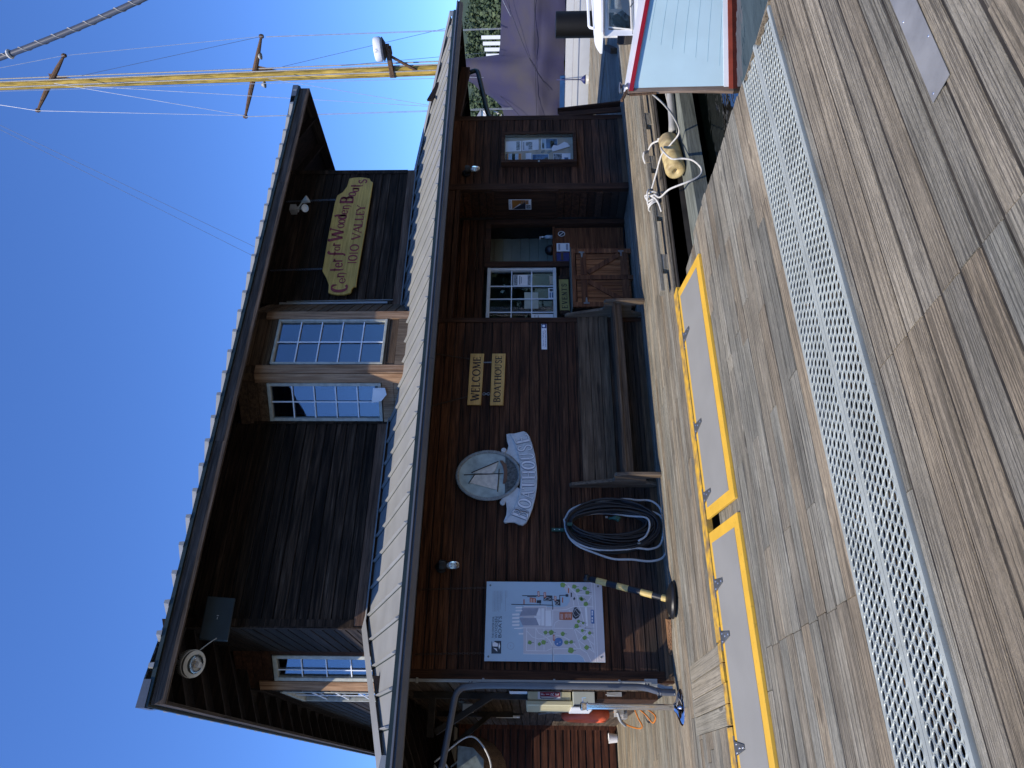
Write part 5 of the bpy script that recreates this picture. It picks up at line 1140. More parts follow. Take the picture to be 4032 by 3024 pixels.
# ---- hoses
def loops(mb,n,c,rx,rz,r,seed,Y=8.52,ph0=0,jr=.16,top=None):
    rr=random.Random(seed); P=[]
    N=n*26
    for i in range(N):
        a=2*math.pi*i/26+ph0; lp=i/26
        kx=rx*(1-jr*.5+jr*(.5+.5*math.sin(lp*2.3+seed))); kz=rz*(1-jr*.5+jr*(.5+.5*math.cos(lp*1.7+seed*2)))
        z=c[1]+kz*math.sin(a); x=c[0]+kx*math.cos(a)+.015*math.sin(lp*5)
        if top: z=z+(top-(c[1]+kz))*max(0,math.sin(a))
        P.append((x,Y-.05*math.sin(lp*3.1+seed)*.6-.03*(lp/n)-(.02 if z<.1 else 0),max(z,.02)))
    mb.tube(P,r,7)
t=thing('hose_coil','black garden hose coiled on a green wall hook beside the bench','hose',(2.78,8.5,0))
mb=MB()
rr=random.Random(4); P=[]
for i in range(24*28):
    lp=i/28; a=2*math.pi*lp; q=.5+.5*math.sin(lp*1.93+.6*math.sin(lp*.7)); q2=.5+.5*math.sin(lp*1.31+1)
    kx=.150+.180*q; bot=.03+.20*(1-q)*(.4+.6*q2); tp=1.185-.075*(1-q); cz_=(tp+bot)/2; kz=(tp-bot)/2; xc_=2.835+.04*(1-q)
    P.append((xc_+kx*math.cos(a)+.01*math.sin(a*2+lp),8.505-.045*(lp/24)-.035*math.sin(lp*2.9),cz_+kz*math.sin(a)))
mb.tube(P,.0132,7); mb.build('hose','hose',t,smooth=True)
mb=MB(); mb.lathe([(.014,0),(.016,.05),(.03,.07),(.03,.11),(.012,.12)],(2.91,8.42,.66),(.1,0,-1),n=14); mb.lathe([(.02,0),(.026,.03),(.024,.06)],(2.88,8.42,.56),(.6,0,-.4),n=14); mb.build('spray_nozzle','green',t,smooth=True)
mb=MB(); mb.lathe([(.014,0),(.014,.03)],(2.925,8.42,.70),(0,0,-1),n=12); mb.lathe([(.013,0),(.013,.035)],(2.60,8.42,.33),(0,0,-1),n=12); mb.build('brass_coupling','steel',t)
t=thing('hose_coil','pale grey hose looped loosely behind the black coil beside the bench','hose',(2.7,8.56,0))
mb=MB(); 
def cr_(P,n=8):
    out=[]; Q=[Vector(p) for p in P]; Q=[Q[0]*2-Q[1]]+Q+[Q[-1]*2-Q[-2]]
    for i in range(1,len(Q)-2):
        a,b,c,d=Q[i-1:i+3]
        for k in range(n):
            t_=k/n; out.append(.5*((2*b)+(-a+c)*t_+(2*a-5*b+4*c-d)*t_**2+(-a+3*b-3*c+d)*t_**3))
    out.append(Q[-2]); return out
s5=lambda x,y,Y=8.48:(3.435-(y-200)*.0012853+0*x,Y,1.205-(x-190)*.001127)
mb.tube(cr_([s5(190,600),s5(230,760),s5(330,860),s5(480,920),s5(700,985),s5(900,990),s5(1090,1005),s5(1230,970),s5(1290,860),s5(1290,700),s5(1270,560),s5(1240,470),s5(1150,410),s5(1000,405),s5(850,395),s5(500,430),s5(280,500),s5(200,600)],10),.0135,8)
mb.tube(cr_([s5(200,590,8.5),s5(215,720,8.5),s5(330,840,8.47),s5(550,905,8.46),s5(800,905,8.45),s5(960,885,8.46),s5(1100,890,8.48),s5(1220,840,8.5),s5(1270,700,8.5),s5(1250,560,8.5),s5(1100,500,8.5),s5(1000,480,8.5)],10),.0135,8)
mb.tube(cr_([s5(280,590,8.55),s5(400,545,8.55),s5(640,520,8.55),s5(900,560,8.5),s5(1080,600,8.42),s5(1110,680,8.41),s5(1060,780,8.41),s5(975,830,8.41)],10),.0125,8)
mb.build('hose','hoseg',t,smooth=True)
t=thing('hose_hook','dark green metal hose hook screwed to the siding above the coil','hook',(2.83,8.62,1.18))
mb=MB(); mb.box(2.81,8.615,1.05,2.85,8.635,1.355); mb.beam((2.83,8.62,1.14),(2.83,8.42,1.12),.04,.012); mb.box(2.81,8.40,1.11,2.85,8.42,1.17); mb.build('strap','green',t)
mb=MB(); 
for z in (1.32,1.26): mb.lathe([(.006,0),(.006,.004)],(2.83,8.614,z),(0,-1,0),n=10)
mb.build('screw','screw',t)
# ---- striped bollard leaning on the wall
t=thing('striped_post','leaning black and yellow striped delineator post on a round rubber base','bollard',(1.87,8.12,0))
B0=Vector((1.86,8.12,.03)); B1=Vector((2.165,8.42,.905)); bd=(B1-B0).normalized()
mb=MB(); bx=Vector((.0,-.0,1)); tn=bd*1.0; tn=(Vector((.08,.10,1))).normalized()
mb.lathe([(.001,0),(.20,0),(.205,.02),(.195,.04),(.12,.075),(.05,.095),(.001,.10)],(1.865,8.13,.012),tn,n=40); mb.build('base','rubber',t,smooth=True,auto=True)
L_=(B1-B0).length
def seg(a,b,r): return [(r,a*L_),(r,b*L_)]
cuts=[(.02,.13,'y'),(.13,.24,'b'),(.24,.38,'y'),(.38,.53,'b'),(.53,.67,'y'),(.67,.80,'b'),(.80,.93,'y')]
mb=MB(); mb.lathe([(.036,.0),(.036,L_*1.0),(.03,L_*1.01),(.022,L_*1.03)],B0,bd,n=20); mb.build('post','rubber',t,smooth=True,auto=True)
for a,b,k in cuts:
    if k=='y': mb=MB(); mb.lathe([(.0365,a*L_),(.0375,a*L_),(.0375,b*L_),(.0365,b*L_)],B0,bd,n=20); mb.build('yellow_band','cream2',t,smooth=True,auto=True)
mb=MB(); mb.lathe([(.02,0),(.04,.012),(.047,.035),(.04,.06),(.001,.075)],B1+bd*.02,bd,n=20); mb.build('cap','rubber',t,smooth=True)
# ---- chrome post
t=thing('chrome_post','polished chrome barrier post on a domed round base by the left corner','barrier post',(.79,8.36,0))
P0=Vector((.79,8.36,0))
mb=MB(); mb.lathe([(.001,0),(.178,0),(.18,.008),(.17,.02),(.12,.038),(.06,.06),(.036,.085),(.001,.086)],P0,n=48); mb.build('base','chrome',t,smooth=True,auto=True)
mb=MB(); mb.lathe([(.032,.085),(.032,1.0)],P0,n=28); mb.build('pole','chrome',t,smooth=True,auto=True)
mb=MB(); mb.lathe([(.034,1.0),(.045,1.0),(.045,1.012),(.034,1.015),(.036,1.03),(.042,1.055),(.042,1.075),(.02,1.085),(.001,1.087)],P0,n=28); mb.tube([(.83,8.36,1.05),(.87,8.34,1.06),(.87,8.34,1.02)],.006,6); mb.build('belt_head','chrome',t,smooth=True,auto=True)
# ---- wooden wedge
t=thing('wood_wedge','small fresh orange wood wedge lying against the wall base','wedge',(1.6,8.6,0))
mb=MB(); mb.prism([(1.36,8.60),(1.76,8.60),(1.72,8.46)],lambda u,v,d:(u,v,d),.004,.045); mb.build('block','cedarX2',t)
# ---- side wall equipment
t=thing('fire_cabinet','cream fire hose cabinet with a red FIRE label on the left side wall','fire cabinet',(1.0,9.9,1.1))
mb=MB(); mb.box(.965,9.55,1.12,1.065,10.35,1.655); mb.build('body','cream',t,bevel=.006)
mb=MB(); mb.box(.90,9.53,1.10,.963,10.37,1.675); mb.build('door','cream',t,bevel=.012)
mb=MB(); mb.box(.975,9.546,1.25,1.062,9.549,1.53); LBp=mb.build('label_sticker','paper',t)
mb=MB(); mb.box(1.005,9.5435,1.255,1.058,9.5455,1.50); mb.build('red_panel','redprint',LBp)
for i,c in enumerate('FIRE'): stext(c,.062,lambda u,v,i=i:(1.032+u,9.5425,1.445-i*.058+v),'lettering','white',LBp)
mb=MB(); mb.tube([(.985,9.543,1.49),(.985,9.543,1.34),(.99,9.543,1.30)],.005,6); mb.tube([(.985,9.543,1.49),(1.0,9.543,1.50)],.005,6); mb.build('extinguisher_print','mapdark',LBp)
t=thing('meter_box','pale grey green utility box under the cream fire cabinet','utility box',(.98,9.8,.83))
mb=MB(); mb.box(.89,9.5,.83,1.065,10.2,1.10); mb.build('body','pale',t,bevel=.006); mb=MB(); mb.box(.875,9.49,.86,.888,10.21,1.12); mb.build('lid','white',t); mb=MB(); mb.box(.892,9.496,.99,.91,9.499,1.09); mb.build('label_sticker','mapdark',t)
t=thing('wall_locker','open brown wooden locker on the low side wall','locker',(1.03,9.7,0))
mb=MB(); mb.box(.98,9.50,.06,1.0,10.15,.80); mb.box(1.001,9.50,.06,1.065,9.52,.80); mb.box(1.001,9.521,.78,1.065,10.15,.80); mb.build('case','trimX',t)
mb=MB(); mb.box(1.01,9.485,.5,1.06,9.499,.68); mb.tube([(1.03,9.47,.7),(1.02,9.46,.6),(1.04,9.46,.55)],.006,6); mb.build('fittings','galvbox',t)
t=thing('paper_notice','white paper sheet pinned high on the weathered side wall','notice',(1.05,9.6,1.68)); mb=MB(); mb.box(1.048,9.46,1.66,1.054,9.80,1.88); mb.build('sheet','paper',t)
t=thing('life_ring','faded orange horseshoe life ring hung on the weathered side wall','life ring',(1.0,11.6,.4))
mb=MB(); P=[]
for k in range(25):
    a=rad(-60+300*k/24+0); P.append((.985,11.75+.27*math.cos(a),.78+.30*math.sin(a)))
mb.tube(P,.085,12); mb.build('foam','orange',t,smooth=True)
t=thing('paddle_bracket','small grey bracket with crossed white straps above the orange life ring','bracket',(1.0,11.2,1.3))
mb=MB(); mb.box(.98,11.15,1.26,1.06,11.35,1.34); mb.build('plate','galvbox',t); mb=MB(); mb.beam((.97,11.0,1.5),(.97,11.4,1.18),.01,.02); mb.beam((.965,11.4,1.5),(.965,11.05,1.2),.01,.02); mb.build('strap','conduit',t)
t=thing('tube_lamp','short white tube lamp high on the weathered side wall','tube lamp',(1.04,12.6,1.83)); mb=MB(); mb.tube([(1.03,12.65,1.80),(1.03,12.65,2.18)],.025,10); mb.build('tube','white',t); mb=MB(); mb.box(1.045,12.6,1.74,1.07,12.7,2.24); mb.build('mount','under',t)
t=thing('flood_lamp','old square floodlight under the left eave','floodlight',(1.0,10.8,2.5)); mb=MB(); mb.box(.93,10.7,2.42,1.03,10.95,2.56); mb.build('housing','lampw',t,bevel=.01); mb=MB(); mb.beam((1.03,10.82,2.5),(1.07,10.82,2.62),.03,.03); mb.build('arm','galvbox',t)
t=thing('orange_cord','orange extension cord hanging in loops beside the life ring','cord',(.9,11,0))
mb=MB(); mb.tube(cr_([(1.0,11.3,.42),(.84,11.2,.28),(.76,10.9,.15),(.76,10.6,.12),(.86,10.4,.20),(.97,10.2,.26),(.88,10.25,.12),(.78,10.25,.03),(.86,10.1,.02),(.97,10.05,.2)]),.010,8); mb.build('cord','cordo',t,smooth=True)
t=thing('white_dock_box','small pale plastic cup lying at the foot of the red wing wall','cup',(.86,14.9,0)); mb=MB(); mb.lathe([(.001,0),(.07,0),(.09,.16),(.08,.16),(.001,.02)],(.86,14.85,.01),n=18); mb.build('cup','paper',t)
t=thing('hose_reel_box','white and grey plastic box with pipes low on the side wall','pipe box',(1.0,11.0,.3)); mb=MB(); mb.box(.93,10.9,.32,1.06,11.3,.42); mb.box(.90,11.1,.25,1.05,11.35,.31); mb.build('box','galvbox',t); mb=MB(); mb.tube(cr_([(.95,10.8,.42),(.85,10.85,.38),(.80,11.0,.30)]),.022,8); mb.build('pipe','conduit',t)
# ---- skiff hung under the left eave
t=thing('hanging_skiff','old brown skiff with a grey transom hung by white rope under the left eave','skiff',(.4,10,2.0))
mb=MB(); secs=[(10.0,.24,.36,.02),(10.5,.36,.50,.0),(11.2,.44,.60,.0),(12.2,.40,.56,.0),(13.0,.24,.46,.04),(13.7,.03,.32,.12)]
vs=[];ns=11
for (y,w_,hgt,rk) in secs:
    for k in range(ns):
        a=math.pi*k/(ns-1); vs.append((.22-w_*math.cos(a)*(.75+.25*abs(math.cos(a))),y,2.55-(hgt-rk)*math.sin(a)**.75 if math.sin(a)>0 else 2.55))
fs=[(i*ns+k,i*ns+k+1,(i+1)*ns+k+1,(i+1)*ns+k) for i in range(len(secs)-1) for k in range(ns-1)]
mb.add(vs,fs); mb.build('hull','boatbrown',t,smooth=True)
mb=MB(); mb.prism([(.22-.25,2.53),(.22-.23,2.34),(.22-.10,2.20),(.22+.10,2.20),(.22+.23,2.34),(.22+.25,2.53)],XZ(9.99),-.02,.02); mb.build('transom','transom',t)
t2=thing('sling_rope','white rope sling holding the hanging skiff','rope',(.4,10.2,2.0))
mb=MB()
for y in (9.85,11.9): mb.tube(cr_([(.25,y,2.80),(-.08,y,2.55),(-.04,y,2.22),(.22,y,2.10),(.48,y,2.22),(.56,y,2.42),(.28,y,2.80)]),.011,7)
mb.tube(cr_([(.22,9.84,2.8),(.20,9.80,2.72),(.28,9.82,2.68),(.18,9.80,2.6)]),.011,7)
mb.build('rope','rope',t2,smooth=True)
# ---- ramps (hinged plates bridging the two docks)
def ramp(label,x0,x1,skl,skr,hs):
    t=thing('hinged_ramp',label,'dock ramp',((max(x0,-3)+x1)/2,6.2,.02),'hinged ramp plates between the docks')
    yf,yn,zf,zn=6.235,5.50,.020,-.038
    def Rf(u,v,d): # u along X, v 0 far..1 near
        return (u,yf+(yn-yf)*v,zf+(zn-zf)*v+d)
    def pl(mb,a,b,c,d_,t0,t1): # a,b far x ; c,d near x
        pass
    bw=.075/.735
    L0=lambda v:x0+skl*v; L1=lambda v:x1+skr*v
    mb=MB()
    def strip_(va,vb,ua,ub,uc,ud,d0,d1): mb.hexa([Rf(uc,vb,d0),Rf(ud,vb,d0),Rf(ub,va,d0),Rf(ua,va,d0),Rf(uc,vb,d1),Rf(ud,vb,d1),Rf(ub,va,d1),Rf(ua,va,d1)])
    strip_(0,1,L0(0),L1(0),L0(1),L1(1),-.032,-.004)
    cor=mb.build('edge_frame','yellow',t,bevel=.002)
    mb=MB(); e=.10
    strip_(bw*.8,1-bw*1.35,L0(bw)+e,L1(bw)-e,L0(1-bw)+e,L1(1-bw)-e,-.0035,-.0005); mb.build('grit_surface','hatchgrey',t)
    for hx in hs:
        mb=MB(); 
        mb.box(hx-.09,6.245,.006,hx+.09,6.30,.012)
        vs_=[(hx-.055,6.24,.023),(hx+.055,6.24,.023),(hx+.018,6.02,.006),(hx-.018,6.02,.006)]; mb.hexa([(a,b,c) for a,b,c in (vs_[3],vs_[2],vs_[1],vs_[0])]+[(a,b,c+.006) for a,b,c in (vs_[3],vs_[2],vs_[1],vs_[0])])
        mb.tube([(hx-.09,6.242,.02),(hx+.09,6.242,.02)],.009,8)
        hh=mb.build('hinge','steel',t)
        mb=MB()
        for sx,sy,sz in ((-.075,6.272,.012),(-.03,6.28,.012),(.03,6.265,.012),(.075,6.275,.012),(-.03,6.20,.026),(.03,6.19,.025),(0,6.13,.020),(0,6.05,.014)): mb.lathe([(.009,0),(.007,.004),(.001,.005)],(hx+sx,sy,sz),n=8)
        mb.build('screw','screw',hh)
    return t
ramp('long grey ramp plate with yellow borders nearest the water',2.15,4.72,-.07,-.09,[4.1,3.05,2.35])
ramp('long grey ramp plate with yellow borders at the left edge of the picture',-1.9,2.02,-.06,-.06,[1.55,1.12,.30,-.9])
mb=MB(); mb.box(-4,5.5,-.068,4.85,5.52,-.045); 
# ---- perforated metal grate
t=thing('metal_grate','pair of long galvanised perforated planks set into the near dock','metal grating',(2,3.4,-.07))
def grate(y0,y1,x0,x1,name):
    mb=MB(); zt=-.062; m_=.030; nc=6; cw=(y1-y0-2*m_)/nc; cl=.0575
    mb.box(x0,y0,zt-.045,x1,y0+.004,zt); mb.box(x0,y1-.004,zt-.045,x1,y1,zt)
    mb.add([(x0,y0+.004,zt),(x1,y0+.004,zt),(x1,y0+m_,zt),(x0,y0+m_,zt),(x0,y1-m_,zt),(x1,y1-m_,zt),(x1,y1-.004,zt),(x0,y1-.004,zt)],[(0,1,2,3),(4,5,6,7)])
    S_=14; sq=[]
    for k in range(S_):
        a=2*math.pi*(k+.5)/S_; c,s=math.cos(a),math.sin(a); q=1/max(abs(c),abs(s)); sq.append((c*q,s*q,c,s))
    for j in range(nc):
        yc=y0+m_+cw*(j+.5); xo=(j%2)*cl/2; n=int((x1-x0-cl)/cl)
        for i in range(n):
            xc=x0+cl*(i+.5)+xo
            if xc+cl/2>x1: continue
            vs=[]
            for (qx,qy,c,s) in sq: vs.append((xc+qx*cl/2,yc+qy*cw/2,zt))
            for rxx,ryy,z in ((.0278,.0218,0),(.0268,.0205,.0032),(.0252,.0188,.0042),(.0238,.0172,.0026),(.0232,.0166,-.0015)):
                for (qx,qy,c,s) in sq: vs.append((xc+c*rxx,yc+s*ryy,zt+z))
            fs=[(r*S_+k,r*S_+(k+1)%S_,(r+1)*S_+(k+1)%S_,(r+1)*S_+k) for r in range(5) for k in range(S_)]
            mb.add(vs,fs)
        # end fill
        if xo: mb.add([(x0,yc-cw/2,zt),(x0+xo,yc-cw/2,zt),(x0+xo,yc+cw/2,zt),(x0,yc+cw/2,zt)],[(0,1,2,3)])
    # bumps along the margins
    for yy in (y0+.015,y1-.015):
        n=int((x1-x0)/cl)
        for i in range(n): mb.lathe([(.003,0),(.002,.002)],(x0+cl*(i+.4),yy,zt),n=5)
    return mb.build(name,'galv',t)
grate(3.066,3.398,-.45,4.83,'perforated_plank'); grate(3.402,3.736,-.45,4.875,'perforated_plank')
mb=MB(); 
for i in range(46):
    x=U(-.3,4.7); y=U(3.1,3.7); a=U(0,3.14); l=U(.03,.16); mb.beam((x,y,-.16+U(-.02,.02)),(x+math.cos(a)*l,y+math.sin(a)*l,-.155+U(-.02,.02)),U(.004,.03),.006)
mb.box(-.4,3.62,-.25,4.8,3.68,-.20)
t=mb.build('debris','bench'); tag(t,'dry sticks and bleached litter lying under the perforated metal planks','debris',kind='stuff')
# aluminium plate
t=thing('metal_plate','smooth reflective aluminium repair plate screwed to the near deck boards','metal plate',(3.2,1.95,-.065))
mb=MB(); mb.box(2.50,1.887,-.0655,4.3,2.022,-.0625); mb.build('plate','plate',t)
mb=MB()
for i in range(8): mb.lathe([(.006,0),(.004,.003)],(2.53+.24*i,1.905 if i%2 else 2.0,-.0625),n=8)
mb.build('screw','screw',t)
# hardware missing: debris on deck
# ---- fender, knot, ropes
t=thing('fender','yellowed cylindrical boat fender lying on the timber ledge by the water','fender',(6.8,6.3,-.25))
A=Vector((7.20,6.33,-.12)); Bf=Vector((6.52,6.22,-.135)); d=(A-Bf).normalized()
LL=(A-Bf).length
mb=MB(); mb.lathe([(.001,.05),(.022,.045),(.030,.0),(.05,-.012),(.09,-.012),(.112,.004),(.121,.035),(.123,LL*.5),(.119,LL-.035),(.10,LL),(.06,LL+.012),(.001,LL+.012)],Bf,d,n=32); mb.build('body','fender',t,smooth=True)
mb=MB(); 
for k in range(4): mb.box(6.66+.035*k,6.135-.0,-.05-.012*k,6.68+.035*k,6.145,-.035-.012*k)
t=thing('mooring_knot','tangled white rope knot tied around the mooring rail','rope knot',(6.45,6.6,.13))
mb=MB(); rr=random.Random(3)
for k in range(5):
    c=Vector((6.48-.05*k+.03*rr.random(),6.60,.09)); mb.tube([c+Vector((.012*math.sin(a*2)+.02*math.sin(a+k),.075*math.cos(a),.065*math.sin(a))) for a in [2*math.pi*q/16 for q in range(16)]],.0115,7,closed=True)
mb.tube(cr_([(6.55,6.55,.14),(6.45,6.52,.17),(6.35,6.60,.16),(6.42,6.68,.12),(6.55,6.66,.17),(6.40,6.53,.10),(6.3,6.52,.05),(6.16,6.53,.02)]),.0115,7)
mb.build('rope','rope',t,smooth=True)
t=thing('mooring_line','white mooring rope sagging from the blue boat bow to the dock rail','mooring rope',(6.6,5.8,0))
mb=MB(); mb.tube(cr_([(6.42,4.99,.38),(6.66,5.2,.31),(6.70,5.4,.12),(6.83,5.7,-.06),(6.94,6.0,-.18),(6.90,6.15,-.10),(6.83,6.25,-.0),(6.70,6.42,.05),(6.56,6.55,.10)]),.0115,8); mb.build('rope','rope',t,smooth=True)
t=thing('mooring_line','loose white rope loop hanging from the knot over the dark water','mooring rope',(6.6,6.3,-.3))
mb=MB(); mb.tube(cr_([(6.90,6.20,.01),(6.70,6.08,.02),(6.47,5.98,-.04),(6.45,5.96,-.16),(6.41,5.95,-.27),(6.30,5.95,-.35),(6.20,5.95,-.35),(6.12,5.95,-.28),(6.07,5.97,-.16),(6.10,6.1,.0),(6.22,6.35,.06),(6.42,6.5,.09)]),.0115,8)
mb.build('rope','rope',t,smooth=True)
t=thing('mooring_line','short white rope end tied around the far end of the fender','mooring rope',(7.3,6.5,.0))
mb=MB(); mb.tube(cr_([(7.2,6.35,-.02),(7.28,6.48,.05),(7.25,6.6,.10),(7.2,6.55,.15),(7.12,6.62,.14),(7.02,6.68,.04)]),.013,8); mb.tube(cr_([(7.22,6.45,-.2),(7.28,6.4,-.1),(7.2,6.33,0),(7.13,6.25,-.08)]),.012,7); mb.build('rope','rope',t,smooth=True)
t=thing('dock_pipe','grey bent water pipe with a thin white cord lying along the timber ledge','pipe',(8.2,6.3,-.2))
mb=MB(); mb.tube(cr_([(7.3,6.3,-.19),(7.9,6.22,-.2),(8.6,6.25,-.2),(9.4,6.22,-.2),(11,6.25,-.2),(13.5,6.2,-.2)]),.045,10); mb.build('pipe','galvbox',t,smooth=True)
mb=MB(); mb.tube(cr_([(7.25,6.42,-.16),(7.8,6.38,-.2),(8.3,6.42,-.2),(9.0,6.36,-.2),(10,6.4,-.2)]),.008,6); mb.build('cord','rope',t,smooth=True)
# low leaning boards at the right corner
t=thing('leaning_board','dark weathered board leaning against the right corner of the boathouse','board',(10.6,8.75,0))
mb=MB(); mb.beam((10.55,8.60,.02),(10.50,8.66,1.12),.12,.03,(0,1,0)); mb.build('board','trim',t); t=thing('leaning_board','narrow outer board of the pair leaning at the right corner of the boathouse','board',(10.7,8.75,0)); mb=MB(); mb.beam((10.72,8.62,.02),(10.62,8.68,1.14),.03,.12,(0,1,0)); mb.build('board','trim',t)
# thick rigging line high at left
t=thing('rigging_line','thick dark twisted rope with white ties crossing the sky at the upper left corner','rigging line',ROPE[0])
a,b=map(Vector,ROPE); mb=MB(); dd=(b-a); dn=dd.normalized(); x=dn.orthogonal().normalized(); y=dn.cross(x)
def rp(t_): return a+dd*t_+Vector((0,0,-.12*4*t_*(1-t_)))
mb.tube([rp(k/40) for k in range(41)],.022,12); mb.build('core','down',t,smooth=True)
mb=MB(); P=[]
for k in range(500):
    t_=k/499; P.append(rp(t_)+(x*math.cos(t_*2*math.pi*16)+y*math.sin(t_*2*math.pi*16))*.023)
mb.tube(P,.0035,5); mb.build('spiral_cord','ropeg',t)
mb=MB(); q=rp(.2); mb.tube([q+x*.024*math.cos(k)+y*.024*math.sin(k) for k in [2*math.pi*i/12 for i in range(12)]],.014,6,closed=True); mb.build('white_tie','rope',t)
# ================================================================ boats
# blue launch whose bow points left
t=thing('blue_boat','pale blue wooden launch with red rail and white cabin moored beside the dock','boat',(6.38,4.98,-.5))
Sa=Vector((6.38,4.98,0)); aa=Vector((.992,-.122,0)).normalized(); an=Vector((.122,.992,0)).normalized()
def LBt(s,tt,z): p=Sa+aa*s-an*tt; return Vector((p.x,p.y,z))
def hb(s): return .44*s if s<1.0 else .44+ .55*(1-math.exp(-(s-1.0)*.8))
def zrail(s): return .565-.20*s if s<1.3 else .305+.0*s
def hullpt(s,f,side): # f 0 bottom(waterline) 1 rail
    zr=zrail(s); z=-.55+(zr+.55)*f
    w=hb(s)*(.80+.20*f**.8); s_=s-.02*(1-f)+.035*f*0
    return LBt(s,side*w,z)
ss_=[0,.06,.15,.3,.5,.75,1,1.3,1.7,2.2,3,4,5.5,7]
for side,nm in ((1,'hull'),(-1,'far_hull')):
    vs=[];fs=[];nf=9
    for s in ss_:
        for k in range(nf): vs.append(hullpt(s,k/(nf-1),side))
    for i in range(len(ss_)-1):
        for k in range(nf-1):
            q=(i*nf+k,(i+1)*nf+k,(i+1)*nf+k+1,i*nf+k+1); fs.append(q if side>0 else q[::-1])
    mb=MB(); mb.add(vs,fs); mb.build(nm,'hull',t,smooth=True)
def band(f0z,f1z,off,mt,nm):
    # band between absolute z on the near side
    mb=MB(); vs=[];fs=[]
    for side in (1,-1):
        b0=len(vs)
        for s in ss_:
            for zz_ in (f0z(s),f1z(s)):
                f=(zz_+.55)/(zrail(s)+.55); w=hb(s)*(.80+.20*max(f,0)**.8)+off; p0=LBt(s-off*.6*(s<.05),side*w,zz_); vs.append(p0); vs.append(LBt(s,side*(w-off-.01),zz_))
        for i in range(len(ss_)-1):
            a=b0+i*4;b=b0+(i+1)*4; fs+=[(a,b,b+2,a+2),(a+2,b+2,b+3,a+3),(a,a+1,b+1,b)]
    mb.add(vs,fs); return mb.build(nm,mt,t,smooth=False)
band(lambda s:zrail(s)-.022,lambda s:zrail(s)+.022,.03,'rail','rub_rail')
band(lambda s:zrail(s)+.022,lambda s:zrail(s)+.075+.02*s*(s<1)+.02*(s>=1),.006,'white','bulwark')
band(lambda s:-.455,lambda s:-.405,.004,'white','boot_stripe')
band(lambda s:-.60,lambda s:-.456,.012,'antif','bottom_paint')
mb=MB()
for j,f in enumerate((.16,.28,.40,.52,.64,.76,.88)):
    P=[]
    for s in [.25+.04*j+ .15*k for k in range(20)]:
        f2=f+.03*math.sin(s*2)-.10*(1-f)*(s-.25)*.6; zr=zrail(s); P.append(LBt(s,hb(s)*(.80+.20*max(f2,.02)**.8)+.0005,-.55+(zr+.55)*f2))
    mb.tube(P,.0014,4)
mb.build('plank_seams','seam',t)
mb=MB(); mb.prism([(-.03,-.62),(-.012,-.3),(-.005,.0),(-.012,.3),(-.03,.60),(.03,.60),(.04,.3),(.045,0),(.05,-.62)],lambda u,v,d:tuple(LBt(u,d,v)),-.018,.018); mb.build('stem_post','stem',t)
mb=MB(); mb.beam(LBt(-.12,0,.665),LBt(.02,0,.60),.03,.025); mb.beam(LBt(-.04,0,.58),LBt(-.02,0,.30),.02,.02,(0,1,0)); mb.build('bow_fitting','spreader',t)
mb=MB(); mb.lathe([(.05,0),(.035,.02),(.03,.05),(.05,.07),(.055,.08),(.001,.085)],LBt(.06,.0,.60),n=18); mb.lathe([(.03,0),(.03,.02)],LBt(.02,0,.66),n=12); mb.build('bow_roller','steel',t,smooth=True,auto=True)
mb=MB(); vs=[];fs=[]
for s in ss_: vs+= [LBt(s,hb(s),zrail(s)+.05),LBt(s,-hb(s),zrail(s)+.05)]
fs=[(i*2,i*2+1,i*2+3,i*2+2) for i in range(len(ss_)-1)]; mb.add(vs,fs); mb.build('deck','white',t)
def CB(s,f,z): # cabin side point, f=+1 near side
    return tuple(LBt(s+(1-f)/2*.38,f*(.17+.20*(s-.55)),z))
mb=MB(); z0,z1=.45,.835
# cabin walls with window opening frames
def cq(mb,pts): mb.add(pts,[(0,1,2,3)])
for f in (1,-1):
    segs=[(.60,.67),(1.12,1.20),(1.80,1.9),(2.5,3.2)]
    for a,b in segs: cq(mb,[CB(a+.06*(a<.6)*0,f,z0),CB(b,f,z0),CB(b,f,z1),CB(a+.09*(a<.6),f,z1)])
    for a,b in ((.67,1.12),(1.2,1.8),(1.9,2.5)):
        cq(mb,[CB(a,f,z0),CB(b,f,z0),CB(b,f,.545),CB(a,f,.545)]); cq(mb,[CB(a,f,.79),CB(b,f,.79),CB(b,f,z1),CB(a,f,z1)])
cq(mb,[CB(.60,1,z0),CB(.60,-1,z0),CB(.69,-1,z1),CB(.69,1,z1)])
cq(mb,[CB(3.2,1,z0),CB(3.2,-1,z0),CB(3.2,-1,z1),CB(3.2,1,z1)])
CBN=mb.build('cabin','white',t)
for a,b in ((.67,1.12),(1.2,1.8),(1.9,2.5)):
    mb=MB(); 
    for f in (1,-1): cq(mb,[CB(a,f*.97,.545),CB(b,f*.97,.545),CB(b,f*.97,.79),CB(a,f*.97,.79)])
    mb.build('window_glass','glass2',CBN)
    mb=MB(); P=[CB(a,1.02,.545),CB(b,1.02,.545),CB(b,1.02,.79),CB(a+.03,1.02,.79)]; mb.tube(P,.012,6,closed=True); mb.build('window_frame','alframe',CBN)
mb=MB(); mb.box(*(tuple(LBt(.6,.1,.46))),*(tuple(LBt(2.6,-.2,.47)))); mb.beam(LBt(.7,.05,.55),LBt(.8,-.05,.62),.1,.1); mb.beam(LBt(.9,0.0,.5),LBt(1.1,0,.66),.08,.15); mb.build('cabin_contents','innerdk',CBN)
mb=MB(); P=[CB(s,1.10,.84) for s in (.62,1.2,2.2,3.2)]; Q=[CB(s,-1.1,.84) for s in (.62,1.2,2.2,3.2)]
